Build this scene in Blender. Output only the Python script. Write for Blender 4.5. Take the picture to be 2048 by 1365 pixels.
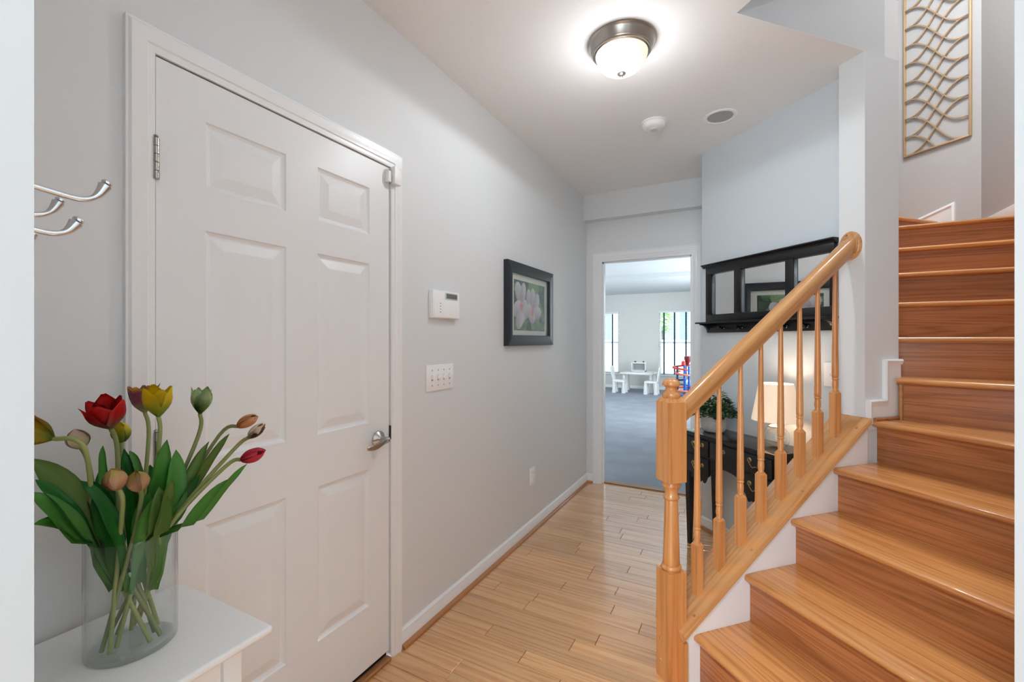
import bpy, bmesh, math, random
from mathutils import Vector, Matrix
random.seed(7)
scene = bpy.context.scene
COL = scene.collection
PI = math.pi
for o in list(bpy.data.objects): bpy.data.objects.remove(o)

# ------------------------------------------------------------------ camera, sky, lights, exposure
EYE = 1.33                      # lens height above the hall floor
FPX = 888.0                     # focal length for a 2048 px wide frame
YAW = math.radians(27.79)       # the lens is turned this far left of the hall's length
cam = bpy.data.objects.new('camera', bpy.data.cameras.new('camera'))
COL.objects.link(cam)
cam.data.sensor_width = 36.0
cam.data.lens = FPX / 2048 * 36.0
cam.data.shift_y = -2.9 / 2048
cam.data.clip_start = 0.02
cam.location = (0, 0, EYE)
cam.rotation_euler = (PI / 2, 0, YAW)
scene.camera = cam

world = bpy.data.worlds.new('overcast_sky'); scene.world = world
world.use_nodes = True
bg = world.node_tree.nodes['Background']
bg.inputs[0].default_value = (0.79, 0.91, 1.0, 1); bg.inputs[1].default_value = 2.45

def area(name, loc, rot, sx, sy, power, col=(1, 1, 1)):
    l = bpy.data.lights.new(name, 'AREA'); l.shape = 'RECTANGLE'; l.size = sx; l.size_y = sy
    l.energy = power; l.color = col
    o = bpy.data.objects.new(name, l); COL.objects.link(o); o.location = loc; o.rotation_euler = rot
    return o
sun = bpy.data.objects.new('sun', bpy.data.lights.new('sun', 'SUN')); COL.objects.link(sun)
sun.data.energy = 2.5; sun.data.angle = math.radians(2.0); sun.data.color = (1.0, 0.97, 0.92); sun.rotation_euler = (math.radians(28), 0, 0)
# added fill at the play room's unseen side openings, and the upstairs hall's light over the stair
area('playroom_fill_west', (-5.5, 7.6, 1.5), (0, -PI / 2, 0), 1.9, 3.2, 14, (0.90, 0.96, 1.0))
area('playroom_fill_east', (0.1, 8.6, 1.5), (0, PI / 2, 0), 1.9, 3.2, 10, (0.90, 0.96, 1.0))
area('upstairs_hall_light', (1.12, 3.1, 5.15), (0, 0, 0), 0.8, 1.0, 34, (0.95, 0.97, 1.0))
area('foyer_fill_light', (-0.25, -0.75, 2.6), (0, 0, 0), 0.4, 0.4, 23, (0.80, 0.92, 1.0))  # added fill for the hall, not a known foyer lamp

vs = scene.view_settings
vs.view_transform = 'Standard'; vs.look = 'None'; vs.exposure = 1.15; vs.gamma = 1.0
vs.use_curve_mapping = False
cy = scene.cycles
cy.max_bounces = 8; cy.diffuse_bounces = 5; cy.glossy_bounces = 4; cy.transparent_max_bounces = 16
cy.sample_clamp_indirect = 6.0; cy.use_denoising = True
cy.caustics_reflective = False; cy.caustics_refractive = False

# ------------------------------------------------------------------ helpers
PHI = math.radians(46.2)                     # the lower stair flight is turned this far from the hall's cross axis
SV = Vector((math.cos(PHI), math.sin(PHI), 0)); AV = Vector((-math.sin(PHI), math.cos(PHI), 0))
FW = Vector((-math.sin(YAW), math.cos(YAW), 0)); RT = Vector((math.cos(YAW), math.sin(YAW), 0))
def SA(s, a, z=0.0): return SV * s + AV * a + Vector((0, 0, z))
def at(x, y, Z):                              # a point at depth Z seen in the photograph at pixel x, y
    return Vector((0, 0, EYE)) + FW * Z + RT * ((x - 1024) / FPX * Z) + Vector((0, 0, (679.6 - y) / FPX * Z))

def put(o, parent=None):
    COL.objects.link(o)
    if parent is not None: o.parent = parent
    return o
def mk(name, bm, mat, parent=None, smooth=None):
    me = bpy.data.meshes.new(name)
    bmesh.ops.recalc_face_normals(bm, faces=bm.faces[:])
    bm.to_mesh(me); bm.free()
    if mat is not None: me.materials.append(mat)
    if smooth is not None:
        for p in me.polygons: p.use_smooth = True
        if smooth < 179:
            me.set_sharp_from_angle(angle=math.radians(smooth))
    return put(bpy.data.objects.new(name, me), parent)
def thing(name, label, cat, loc=(0, 0, 0), rz=0.0, group=None, kind=None, parent=None):
    o = bpy.data.objects.new(name, None); o.empty_display_size = 0.05
    o.location = loc; o.rotation_euler = (0, 0, rz)
    put(o, parent)
    if label: o['label'] = label
    if cat: o['category'] = cat
    if group: o['group'] = group
    if kind: o['kind'] = kind
    return o
def tag(o, label=None, cat=None, group=None, kind=None):
    if label: o['label'] = label
    if cat: o['category'] = cat
    if group: o['group'] = group
    if kind: o['kind'] = kind
    return o
def B(): return bmesh.new()
def box(bm, x0, x1, y0, y1, z0, z1, bev=0.0, seg=2):
    r = bmesh.ops.create_cube(bm, size=1.0); v = r['verts']
    bmesh.ops.scale(bm, vec=(x1 - x0, y1 - y0, z1 - z0), verts=v)
    bmesh.ops.translate(bm, vec=((x0 + x1) / 2, (y0 + y1) / 2, (z0 + z1) / 2), verts=v)
    if bev > 0:
        e = list({e for q in v for e in q.link_edges})
        bmesh.ops.bevel(bm, geom=e, offset=bev, segments=seg, profile=0.5, affect='EDGES')
    return bm
def obox(name, mat, parent, *b, bev=0.0, seg=2, smooth=None):
    return mk(name, box(B(), *b, bev=bev, seg=seg), mat, parent, smooth if smooth is not None else (40 if bev else None))
def lathe(bm, prof, seg=24, c=(0, 0, 0), M=None, cap=True, sx=1.0, sy=1.0):
    rings = []
    for r, z in prof:
        ring = []
        for k in range(seg):
            t = 2 * PI * k / seg
            p = Vector((c[0] + r * math.cos(t) * sx, c[1] + r * math.sin(t) * sy, c[2] + z))
            ring.append(bm.verts.new(M @ p if M else p))
        rings.append(ring)
    for a, b in zip(rings, rings[1:]):
        for k in range(seg):
            bm.faces.new((a[k], a[(k + 1) % seg], b[(k + 1) % seg], b[k]))
    if cap:
        for ring, (r, z) in ((rings[0], prof[0]), (rings[-1], prof[-1])):
            if r > 1e-6: bm.faces.new(ring)
    bmesh.ops.remove_doubles(bm, verts=[v for r in rings for v in r], dist=1e-6)
    return bm
def tube(bm, pts, rad, seg=8, cap=True):
    pts = [Vector(p) for p in pts]; n = len(pts)
    rad = rad if isinstance(rad, (list, tuple)) else [rad] * n
    t0 = (pts[1] - pts[0]).normalized()
    up = Vector((0, 0, 1)) if abs(t0.z) < 0.9 else Vector((1, 0, 0))
    nrm = (up - t0 * up.dot(t0)).normalized(); rings = []
    for i, p in enumerate(pts):
        t = (pts[min(i + 1, n - 1)] - pts[max(i - 1, 0)]).normalized()
        nrm = (nrm - t * nrm.dot(t)).normalized(); bn = t.cross(nrm)
        rings.append([bm.verts.new(p + (nrm * math.cos(2 * PI * k / seg) + bn * math.sin(2 * PI * k / seg)) * rad[i]) for k in range(seg)])
    for a, b in zip(rings, rings[1:]):
        for k in range(seg): bm.faces.new((a[k], a[(k + 1) % seg], b[(k + 1) % seg], b[k]))
    if cap: bm.faces.new(rings[0][::-1]); bm.faces.new(rings[-1])
    return bm
def prism(bm, poly, f0, f1):                  # poly: 2D points; f0, f1 map a 2D point to the two end faces
    a = [bm.verts.new(f0(*p)) for p in poly]; b = [bm.verts.new(f1(*p)) for p in poly]
    n = len(poly)
    for k in range(n): bm.faces.new((a[k], a[(k + 1) % n], b[(k + 1) % n], b[k]))
    bm.faces.new(a[::-1]); bm.faces.new(b)
    return bm
def vprism(bm, poly, z0, z1): return prism(bm, poly, lambda x, y: (x, y, z0), lambda x, y: (x, y, z1))
def sweep(bm, path, prof, f):                 # path: open 2D polyline; prof: (offset to the left of the path, height off the wall)
    P = [Vector(p) for p in path]; n = len(P); rows = []
    for i in range(n):
        d0 = (P[i] - P[i - 1]).normalized() if i else (P[1] - P[0]).normalized()
        d1 = (P[i + 1] - P[i]).normalized() if i < n - 1 else d0
        n0 = Vector((-d0.y, d0.x)); n1 = Vector((-d1.y, d1.x))
        m = (n0 + n1).normalized(); m = m / max(0.2, m.dot(n0))
        rows.append([bm.verts.new(f(*(P[i] + m * u), v)) for u, v in prof])
    k = len(prof)
    for a, b in zip(rows, rows[1:]):
        for j in range(k): bm.faces.new((a[j], a[(j + 1) % k], b[(j + 1) % k], b[j]))
    bm.faces.new(rows[0]); bm.faces.new(rows[-1])
    return bm
def dup(root, name, loc, rz=None, label=None):
    r = root.copy(); COL.objects.link(r); r.name = name; r.location = loc
    if rz is not None: r.rotation_euler = (0, 0, rz)
    if label: r['label'] = label
    for ch in list(root.children):
        c = ch.copy(); COL.objects.link(c); c.parent = r
        for g in list(ch.children):
            d = g.copy(); COL.objects.link(d); d.parent = c
    return r

# ------------------------------------------------------------------ materials
def srgb(r, g, b):
    f = lambda c: (c / 255 / 12.92) if c / 255 <= 0.04045 else ((c / 255 + 0.055) / 1.055) ** 2.4
    return (f(r), f(g), f(b), 1)
def mat(name, col, rough=0.5, metal=0.0, spec=0.5, bump=0.0, bscale=300.0, coat=0.0, emit=None, estr=0.0, var=0.0):
    m = bpy.data.materials.new(name); m.use_nodes = True
    nt = m.node_tree; N = nt.nodes; L = nt.links; p = N['Principled BSDF']
    p.inputs['Base Color'].default_value = col; p.inputs['Roughness'].default_value = rough
    p.inputs['Metallic'].default_value = metal; p.inputs['Specular IOR Level'].default_value = spec
    p.inputs['Coat Weight'].default_value = coat
    if emit: p.inputs['Emission Color'].default_value = emit; p.inputs['Emission Strength'].default_value = estr
    tc = N.new('ShaderNodeTexCoord')
    if var > 0:
        no = N.new('ShaderNodeTexNoise'); no.inputs['Scale'].default_value = 3.0; no.inputs['Detail'].default_value = 3
        L.new(tc.outputs['Object'], no.inputs['Vector'])
        h = N.new('ShaderNodeHueSaturation'); h.inputs['Color'].default_value = col
        mr = N.new('ShaderNodeMapRange'); mr.inputs['To Min'].default_value = 1 - var; mr.inputs['To Max'].default_value = 1 + var
        L.new(no.outputs['Fac'], mr.inputs['Value']); L.new(mr.outputs['Result'], h.inputs['Value']); L.new(h.outputs['Color'], p.inputs['Base Color'])
    if bump > 0:
        n2 = N.new('ShaderNodeTexNoise'); n2.inputs['Scale'].default_value = bscale; n2.inputs['Detail'].default_value = 2
        L.new(tc.outputs['Object'], n2.inputs['Vector'])
        b = N.new('ShaderNodeBump'); b.inputs['Strength'].default_value = bump; b.inputs['Distance'].default_value = 0.002
        L.new(n2.outputs['Fac'], b.inputs['Height']); L.new(b.outputs['Normal'], p.inputs['Normal'])
    return m
def wood(name, dark, mid, light, axis='x', rough=0.3, coat=0.0, ring=1.0, vary=0.16, rot=None, grain=1.0, cior=1.6):
    m = bpy.data.materials.new(name); m.use_nodes = True
    nt = m.node_tree; N = nt.nodes; L = nt.links; p = N['Principled BSDF']
    tc = N.new('ShaderNodeTexCoord'); oi = N.new('ShaderNodeObjectInfo')
    mp = N.new('ShaderNodeMapping')
    along, across = 0.9 * grain, 30.0 * grain
    mp.inputs['Scale'].default_value = {'x': (along, across, across), 'y': (across, along, across), 'z': (across, across, along)}[axis]
    if rot: 
        m0 = N.new('ShaderNodeMapping'); m0.inputs['Rotation'].default_value = rot
        L.new(tc.outputs['Object'], m0.inputs['Vector']); src = m0.outputs['Vector']
    else: src = tc.outputs['Object']
    cmb = N.new('ShaderNodeCombineXYZ'); mul = N.new('ShaderNodeMath'); mul.operation = 'MULTIPLY'; mul.inputs[1].default_value = 57.0
    L.new(oi.outputs['Random'], mul.inputs[0])
    for k in range(3): L.new(mul.outputs[0], cmb.inputs[k])
    add = N.new('ShaderNodeVectorMath'); add.operation = 'ADD'
    L.new(src, add.inputs[0]); L.new(cmb.outputs[0], add.inputs[1]); L.new(add.outputs[0], mp.inputs['Vector'])
    # growth rings: contour lines of a stretched noise give the oak's cathedral figure
    n1 = N.new('ShaderNodeTexNoise'); n1.inputs['Scale'].default_value = 0.5; n1.inputs['Detail'].default_value = 1.0; n1.inputs['Distortion'].default_value = 0.2
    L.new(mp.outputs[0], n1.inputs['Vector'])
    m1 = N.new('ShaderNodeMath'); m1.operation = 'MULTIPLY'; m1.inputs[1].default_value = 22.0 * ring
    fr = N.new('ShaderNodeMath'); fr.operation = 'PINGPONG'; fr.inputs[1].default_value = 1.0
    L.new(n1.outputs['Fac'], m1.inputs[0]); L.new(m1.outputs[0], fr.inputs[0])
    n2 = N.new('ShaderNodeTexNoise'); n2.inputs['Scale'].default_value = 5.0; n2.inputs['Detail'].default_value = 5; n2.inputs['Roughness'].default_value = 0.7
    L.new(mp.outputs[0], n2.inputs['Vector'])
    mx = N.new('ShaderNodeMix'); mx.data_type = 'FLOAT'; mx.inputs['Factor'].default_value = 0.72
    L.new(fr.outputs[0], mx.inputs[2]); L.new(n2.outputs['Fac'], mx.inputs[3])
    cr = N.new('ShaderNodeValToRGB'); e = cr.color_ramp.elements
    e[0].position = 0.22; e[0].color = dark; e[1].position = 0.85; e[1].color = light
    k = cr.color_ramp.elements.new(0.5); k.color = mid
    L.new(mx.outputs[0], cr.inputs['Fac'])
    h = N.new('ShaderNodeHueSaturation'); mr = N.new('ShaderNodeMapRange')
    mr.inputs['To Min'].default_value = 1 - vary; mr.inputs['To Max'].default_value = 1 + vary
    L.new(oi.outputs['Random'], mr.inputs['Value']); L.new(mr.outputs[0], h.inputs['Value'])
    L.new(cr.outputs[0], h.inputs['Color']); L.new(h.outputs[0], p.inputs['Base Color'])
    p.inputs['Roughness'].default_value = rough; p.inputs['Coat Weight'].default_value = coat; p.inputs['Coat Roughness'].default_value = 0.07; p.inputs['Coat IOR'].default_value = cior
    b = N.new('ShaderNodeBump'); b.inputs['Strength'].default_value = 0.05; b.inputs['Distance'].default_value = 0.001
    L.new(mx.outputs[0], b.inputs['Height']); L.new(b.outputs[0], p.inputs['Normal'])
    return m
def clearglass(name, tint=(0.96, 0.985, 0.975, 1), ior=1.45):
    m = bpy.data.materials.new(name); m.use_nodes = True
    nt = m.node_tree; N = nt.nodes; L = nt.links; N.remove(N['Principled BSDF'])
    t = N.new('ShaderNodeBsdfTransparent'); t.inputs[0].default_value = tint
    g = N.new('ShaderNodeBsdfGlossy'); g.inputs['Roughness'].default_value = 0.015
    f = N.new('ShaderNodeLayerWeight'); f.inputs[0].default_value = 0.5
    pw = N.new('ShaderNodeMath'); pw.operation = 'POWER'; pw.inputs[1].default_value = 5.0; L.new(f.outputs['Facing'], pw.inputs[0])
    r0 = ((ior - 1) / (ior + 1)) ** 2
    fr = N.new('ShaderNodeMath'); fr.operation = 'MULTIPLY_ADD'; fr.inputs[1].default_value = 1 - r0; fr.inputs[2].default_value = r0; L.new(pw.outputs[0], fr.inputs[0])
    mx = N.new('ShaderNodeMixShader'); L.new(fr.outputs[0], mx.inputs[0]); L.new(t.outputs[0], mx.inputs[1]); L.new(g.outputs[0], mx.inputs[2])
    L.new(mx.outputs[0], N['Material Output'].inputs[0])
    return m
def zramp(name, stops, rough=0.5, axis=2, scale=1.0, sss=0.0, noise=0.0):
    m = bpy.data.materials.new(name); m.use_nodes = True
    nt = m.node_tree; N = nt.nodes; L = nt.links; p = N['Principled BSDF']
    tc = N.new('ShaderNodeTexCoord'); sp = N.new('ShaderNodeSeparateXYZ'); L.new(tc.outputs['Object'], sp.inputs[0])
    mu = N.new('ShaderNodeMath'); mu.operation = 'MULTIPLY'; mu.inputs[1].default_value = scale; L.new(sp.outputs[axis], mu.inputs[0])
    src = mu.outputs[0]
    if noise:
        no = N.new('ShaderNodeTexNoise'); no.inputs['Scale'].default_value = 70; L.new(tc.outputs['Object'], no.inputs['Vector'])
        ma = N.new('ShaderNodeMath'); ma.operation = 'MULTIPLY_ADD'; ma.inputs[1].default_value = noise; L.new(no.outputs['Fac'], ma.inputs[0]); L.new(src, ma.inputs[2])
        sb = N.new('ShaderNodeMath'); sb.operation = 'SUBTRACT'; sb.inputs[1].default_value = noise / 2; L.new(ma.outputs[0], sb.inputs[0]); src = sb.outputs[0]
    cr = N.new('ShaderNodeValToRGB'); L.new(src, cr.inputs[0])
    while len(cr.color_ramp.elements) < len(stops): cr.color_ramp.elements.new(0.5)
    for e, (pos, c) in zip(cr.color_ramp.elements, stops): e.position = pos; e.color = c
    L.new(cr.outputs[0], p.inputs['Base Color']); p.inputs['Roughness'].default_value = rough
    return m

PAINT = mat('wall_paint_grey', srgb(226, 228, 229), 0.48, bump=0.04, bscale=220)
PAINT_DIM = mat('wall_paint_dimmed', srgb(194, 193, 192), 0.55, bump=0.04, bscale=220)  # grey lowered in place of weaker foyer light on the near wall ends
PAINT_BLUE = mat('wall_paint_slate_blue', srgb(212, 219, 224), 0.5, bump=0.04, bscale=220)
CEIL = mat('ceiling_paint', srgb(244, 244, 244), 0.7, bump=0.05, bscale=160)
WHITE = mat('white_gloss_trim', srgb(242, 243, 244), 0.3, coat=0.1)
DOORW = mat('white_door_paint', srgb(238, 239, 240), 0.36, bump=0.03, bscale=90)
WHITE_TOP = mat('white_table_paint', srgb(244, 244, 243), 0.35)
PLASTIC = mat('white_plastic', srgb(248, 248, 248), 0.35)
NICKEL = mat('brushed_nickel', srgb(178, 172, 164), 0.28, metal=1.0)
CHROME = mat('satin_chrome', srgb(222, 224, 226), 0.2, metal=1.0)
BLACK = mat('black_painted_wood', srgb(22, 22, 25), 0.28, bump=0.02, bscale=120)
BLACKTOP = mat('black_worn_wood', srgb(30, 29, 30), 0.2, bump=0.02, bscale=120, var=0.25)
NAVY = mat('black_blue_frame', srgb(27, 31, 39), 0.3)
BRASS = mat('aged_brass', srgb(176, 152, 108), 0.35, metal=1.0)
DARKMET = mat('dark_pewter', srgb(70, 70, 76), 0.25, metal=1.0)
GOLD = mat('champagne_gold_metal', srgb(222, 190, 150), 0.42, metal=0.7, var=0.12)
MIRROR = mat('mirror_silver', (0.9, 0.92, 0.92, 1), 0.01, metal=1.0)
GLASS = clearglass('clear_glass', (0.982, 0.993, 0.988, 1))
PANE = clearglass('window_glass', (0.97, 0.985, 0.98, 1))
DARK = mat('dark_gap', srgb(22, 18, 15), 0.9)
FLOORW = wood('oak_floor_finish', srgb(184, 122, 68), srgb(224, 166, 106), srgb(234, 184, 126), 'x', 0.2, 1.0, ring=0.7, vary=0.13, grain=0.7, cior=2.0)
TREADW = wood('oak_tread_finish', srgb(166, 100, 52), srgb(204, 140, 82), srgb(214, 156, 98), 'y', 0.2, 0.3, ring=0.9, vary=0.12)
RISERW = wood('oak_riser_shaded', srgb(132, 76, 40), srgb(172, 108, 64), srgb(188, 126, 80), 'y', 0.3, 0.15, ring=1.0, vary=0.16)  # darker than the tread oak: the risers' shade is put into the colour
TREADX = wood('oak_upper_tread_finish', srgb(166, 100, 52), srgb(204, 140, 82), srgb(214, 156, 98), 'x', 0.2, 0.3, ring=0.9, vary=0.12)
RISERX = wood('oak_upper_riser_shaded', srgb(132, 76, 40), srgb(172, 108, 64), srgb(188, 126, 80), 'x', 0.3, 0.15, ring=1.0, vary=0.16)  # same shade-darkened oak for the upper risers
POSTW = wood('oak_turned_finish', srgb(184, 112, 58), srgb(210, 143, 84), srgb(218, 157, 98), 'z', 0.26, 0.3, ring=0.6, vary=0.06)
RAILW = wood('oak_rail_finish', srgb(178, 116, 66), srgb(204, 148, 92), srgb(214, 162, 108), 'x', 0.22, 0.4, ring=0.5, vary=0.04, rot=(0, math.atan(0.757), 0))
SHOEW = wood('oak_shoe_moulding', srgb(142, 90, 52), srgb(176, 120, 76), srgb(190, 136, 90), 'y', 0.35, 0.1, ring=0.5, vary=0.05)

# ------------------------------------------------------------------ measures (metres, lens foot at the origin, +Y down the hall)
XW = -1.32; CZ = 2.649; YF = 4.0; TOPZ = 5.25
SB = 2.276                                    # slate blue diagonal wall
SP, AP0, AP1 = 2.168, 1.414, 1.531            # post end of the stair wall
XL, XR = 0.638, 1.586                         # upper flight's side walls
SART = 4.46                                   # diagonal wall with the metal art
def sa2(s, a): p = SA(s, a); return (p.x, p.y)

# ------------------------------------------------------------------ the shell
def struct(name, bm, m, label=None, smooth=None):
    o = mk(name, bm, m, None, smooth); o['kind'] = 'structure'
    if label: o['label'] = label
    return o
# left wall with the opening of the panelled door
DY0, DY1, DZ1 = 0.572, 1.398, 2.045
bm = B()
box(bm, XW - 0.13, XW, -1.6, DY0 - 0.02, 0, CZ); box(bm, XW - 0.13, XW, DY1 + 0.02, YF + 0.12, 0, CZ); box(bm, XW - 0.13, XW, DY0 - 0.02, DY1 + 0.02, DZ1 + 0.02, CZ)
struct('wall_left', bm, PAINT, 'light grey painted hall wall with the panelled door')
# far wall with the doorway to the play room
OX0, OX1, OZ = -1.175, -0.405, 2.045
bm = B()
box(bm, XW, OX0 - 0.02, YF, YF + 0.12, 0, CZ); box(bm, OX1 + 0.02, -0.15, YF, YF + 0.12, 0, CZ); box(bm, OX0 - 0.02, OX1 + 0.02, YF, YF + 0.12, OZ + 0.02, CZ)
struct('wall_back', bm, PAINT, 'grey end wall of the hall with an open doorway')
struct('ceiling_beam', box(B(), XW, -0.278, 3.905, YF, 2.418, CZ), PAINT, 'boxed beam across the hall above the doorway')
# slate blue wall: diagonal face, with a return into the narrow end of the hall
bm = B(); c0 = SA(SB, 2.565)
vprism(bm, [sa2(SB, AP1 - 0.05), sa2(SB, 2.565), (c0.x, YF), (c0.x + 0.12, YF), (c0.x + 0.12, c0.y + 0.1), sa2(SB + 0.1, 2.5), sa2(SB + 0.1, AP1 - 0.05)], 0, CZ)
struct('wall_diagonal', bm, PAINT_BLUE, 'slate blue diagonal wall behind the console table')
# stair wall: the post end, its face along the treads, and the upper flight's left side
corner = SA(2.396, AP0)
bm = B()
vprism(bm, [sa2(SP, AP0), sa2(2.396, AP0), (XL, corner.y), (XL, 4.0), (XL - 0.117, 4.0), (XL - 0.117, 2.83), sa2(SP, AP1)], 0, CZ + 0.001)
vprism(bm, [sa2(1.426, AP0), sa2(2.396, AP0), (XL, corner.y), (XL, 4.0), (XL - 0.117, 4.0), (XL - 0.117, 2.83), sa2(1.426, AP1)], CZ + 0.001, TOPZ)
struct('wall_stair', bm, PAINT, 'painted wall end beside the stair treads')
# knee wall under the balusters
ZC = lambda s: 0.295 + 0.752 * (s - 1.265)    # top face of the sloping cap
bm = B()
prism(bm, [(1.165, 0), (SP, 0), (SP, ZC(SP) - 0.03), (1.165, ZC(1.165) - 0.03)], lambda s, z: SA(s, 1.402, z), lambda s, z: SA(s, AP1, z))
struct('wall_knee', bm, WHITE, 'low white sloping wall under the balusters')
# right side of the stair
bm = B()
e1 = (XR + 0.289) / math.cos(PHI) * 0.968
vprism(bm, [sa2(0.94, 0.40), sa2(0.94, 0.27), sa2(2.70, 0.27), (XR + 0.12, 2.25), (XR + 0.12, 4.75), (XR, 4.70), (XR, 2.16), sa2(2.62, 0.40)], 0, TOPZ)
struct('wall_right', bm, PAINT_DIM, 'pale wall at the right edge of the stair')
bm = B()
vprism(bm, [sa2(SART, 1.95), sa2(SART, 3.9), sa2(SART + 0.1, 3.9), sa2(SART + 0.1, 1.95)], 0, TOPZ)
struct('wall_upper', bm, PAINT_DIM, 'pale diagonal wall at the turn of the stair')
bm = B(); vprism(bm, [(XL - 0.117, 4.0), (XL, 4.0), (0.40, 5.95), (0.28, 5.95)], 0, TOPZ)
struct('wall_landing', bm, PAINT_DIM, 'pale wall closing the turn of the upper stair')
# ceiling of the hall with the stair opening cut out, and the upstairs ceiling
bm = B()
w0, w1 = SA(1.426, AP0), SA(SP, AP0)
vprism(bm, [(XW - 0.13, -1.72), (1.5, -1.72), sa2(1.426, -0.40), (w0.x, w0.y), sa2(2.30, AP0), (XL, corner.y), (XL - 0.03, YF + 0.12), (XW - 0.13, YF + 0.12)], CZ, CZ + 0.28)
struct('ceiling', bm, CEIL, 'off-white hall ceiling')
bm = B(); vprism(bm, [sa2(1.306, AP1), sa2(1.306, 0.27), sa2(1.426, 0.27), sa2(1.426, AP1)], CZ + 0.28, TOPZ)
struct('wall_upstairs', bm, PAINT_DIM, 'upstairs wall on the near side of the stairwell')
bm = B(); vprism(bm, [sa2(1.30, 1.60), sa2(1.30, -0.5), (2.4, 2.0), (2.4, 6.6), (-1.2, 6.6)], TOPZ, TOPZ + 0.1)
struct('ceiling_upstairs', bm, CEIL, 'upstairs ceiling over the stairwell')
# play room shell beyond the doorway
YB = 12.2; PX0, PX1 = -5.2, -0.16
bm = B(); box(bm, PX0 - 0.1, PX1 + 0.1, YF + 0.12, YB + 0.2, CZ, CZ + 0.1)
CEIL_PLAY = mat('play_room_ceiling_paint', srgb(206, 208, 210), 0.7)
struct('ceiling_playroom', bm, CEIL_PLAY, 'white ceiling of the play room')
bm = B(); box(bm, PX0, PX1, 9.15, YB, 2.565, CZ)
struct('trim_1', bm, CEIL_PLAY, 'dropped soffit along the play room windows')
PAINT_PLAY = mat('play_room_paint', srgb(222, 220, 215), 0.6)
WIN = [(-3.88, -3.10), (-2.05, -1.20)]; WZ0, WZ1 = 0.40, 2.10
bm = B(); xs = [PX0 - 0.06] + [v for w in WIN for v in w] + [PX1 + 0.06]
for k in range(0, len(xs), 2): box(bm, xs[k], xs[k + 1], YB, YB + 0.16, 0, CZ)
for a, b in WIN: box(bm, a, b, YB, YB + 0.16, 0, WZ0); box(bm, a, b, YB, YB + 0.16, WZ1, CZ)
struct('wall_playroom', bm, PAINT_PLAY, 'white play room wall with two windows')
for nm, x, lo, hi in (('wall_playroom_west', PX0, 6.0, 9.2), ('wall_playroom_east', PX1, 7.0, 10.2)):  # unseen side openings, added to let daylight into the room
    bm = B()
    box(bm, x - 0.06, x + 0.06, YF + 0.12, lo, 0, CZ); box(bm, x - 0.06, x + 0.06, hi, YB, 0, CZ)
    box(bm, x - 0.06, x + 0.06, lo, hi, 0, 0.5); box(bm, x - 0.06, x + 0.06, lo, hi, 2.45, CZ)
    struct(nm, bm, PAINT_PLAY, 'white play room side wall with a wide opening added for daylight')
bm = B(); box(bm, PX0, XW - 0.13, YF, YF + 0.12, 0, CZ)
struct('wall_playroom_near', bm, PAINT_PLAY, 'white play room wall around the hall doorway')
# carpet
CARPET = mat('grey_carpet_pile', srgb(152, 157, 166), 0.95, spec=0.1, bump=0.9, bscale=160, var=0.22)
struct('floor_playroom', box(B(), PX0, PX1, YF + 0.115, YB, -0.03, 0.004), CARPET, 'blue-grey carpet of the play room')
struct('roof_playroom', box(B(), PX0 - 0.3, PX1 + 0.2, YF, YB + 0.3, CZ + 0.1, CZ + 0.3), WHITE, 'flat roof of the play room')
# near wall stub with the coat hooks
struct('wall_entry', box(B(), XW, -0.463, 0.005, 0.125, 0, CZ), PAINT_DIM, 'near white wall end beside the coat hooks')  # darker tone stands in for less light on this end

# the foyer behind the lens, with its glazed front door and sidelights open to the sky
bm = B()
box(bm, XW - 0.13, -0.95, -1.72, -1.6, 0, CZ); box(bm, 0.75, 1.5, -1.72, -1.6, 0, CZ); box(bm, -0.95, 0.75, -1.72, -1.6, 2.3, CZ)
struct('wall_front', bm, PAINT, 'front wall of the foyer around the glazed entrance')
bm = B(); box(bm, 1.4, 1.5, -1.6, 1.7, 0, CZ); struct('wall_foyer', bm, PAINT, 'right wall of the foyer')
struct('sun_block_front', box(B(), XW - 0.6, 2.0, -3.1, -1.72, CZ + 0.05, CZ + 0.15), WHITE, 'added slab blocking the sun over the front entrance')  # unseen slab added to keep the sun out of the foyer

# ------------------------------------------------------------------ hall floor: oak strips, one object each
fl = struct('floor', box(B(), XW - 0.0, 1.4, -1.6, YF + 0.06, -0.06, -0.0185), mat('oak_subfloor', srgb(120, 84, 54), 0.7), 'oak strip floor of the hall')
PW = 0.0833; R0 = 1.459
JOINT = {}
for jx, jy in ((1047, 1219), (974, 1266), (896, 1355), (987, 1180), (1077, 1189), (1188, 1136), (1131, 1167), (1235, 1180), (1242, 1076), (1158, 1091), (1282, 1107), (1258, 1139), (1217, 1034), (1278, 1036), (1055, 1110), (1193, 1285), (1142, 1295)):
    Z = FPX * EYE / (jy - 679.6); p = at(jx, jy, Z)
    JOINT.setdefault(math.floor((p.y - R0) / PW), []).append(p.x)
plank_cache = {}
def plank_mesh(L):
    k = round(L, 3)
    if k not in plank_cache:
        bm = B(); box(bm, 0, L - 0.0018, 0, PW - 0.0016, -0.018, 0)
        e = [e for e in bm.edges if all(v.co.z > -0.001 for v in e.verts)]
        bmesh.ops.bevel(bm, geom=e, offset=0.0012, segments=1, affect='EDGES')
        me = bpy.data.meshes.new('floor_strip'); bm.to_mesh(me); bm.free(); me.materials.append(FLOORW); plank_cache[k] = me
    return plank_cache[k]
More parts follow.
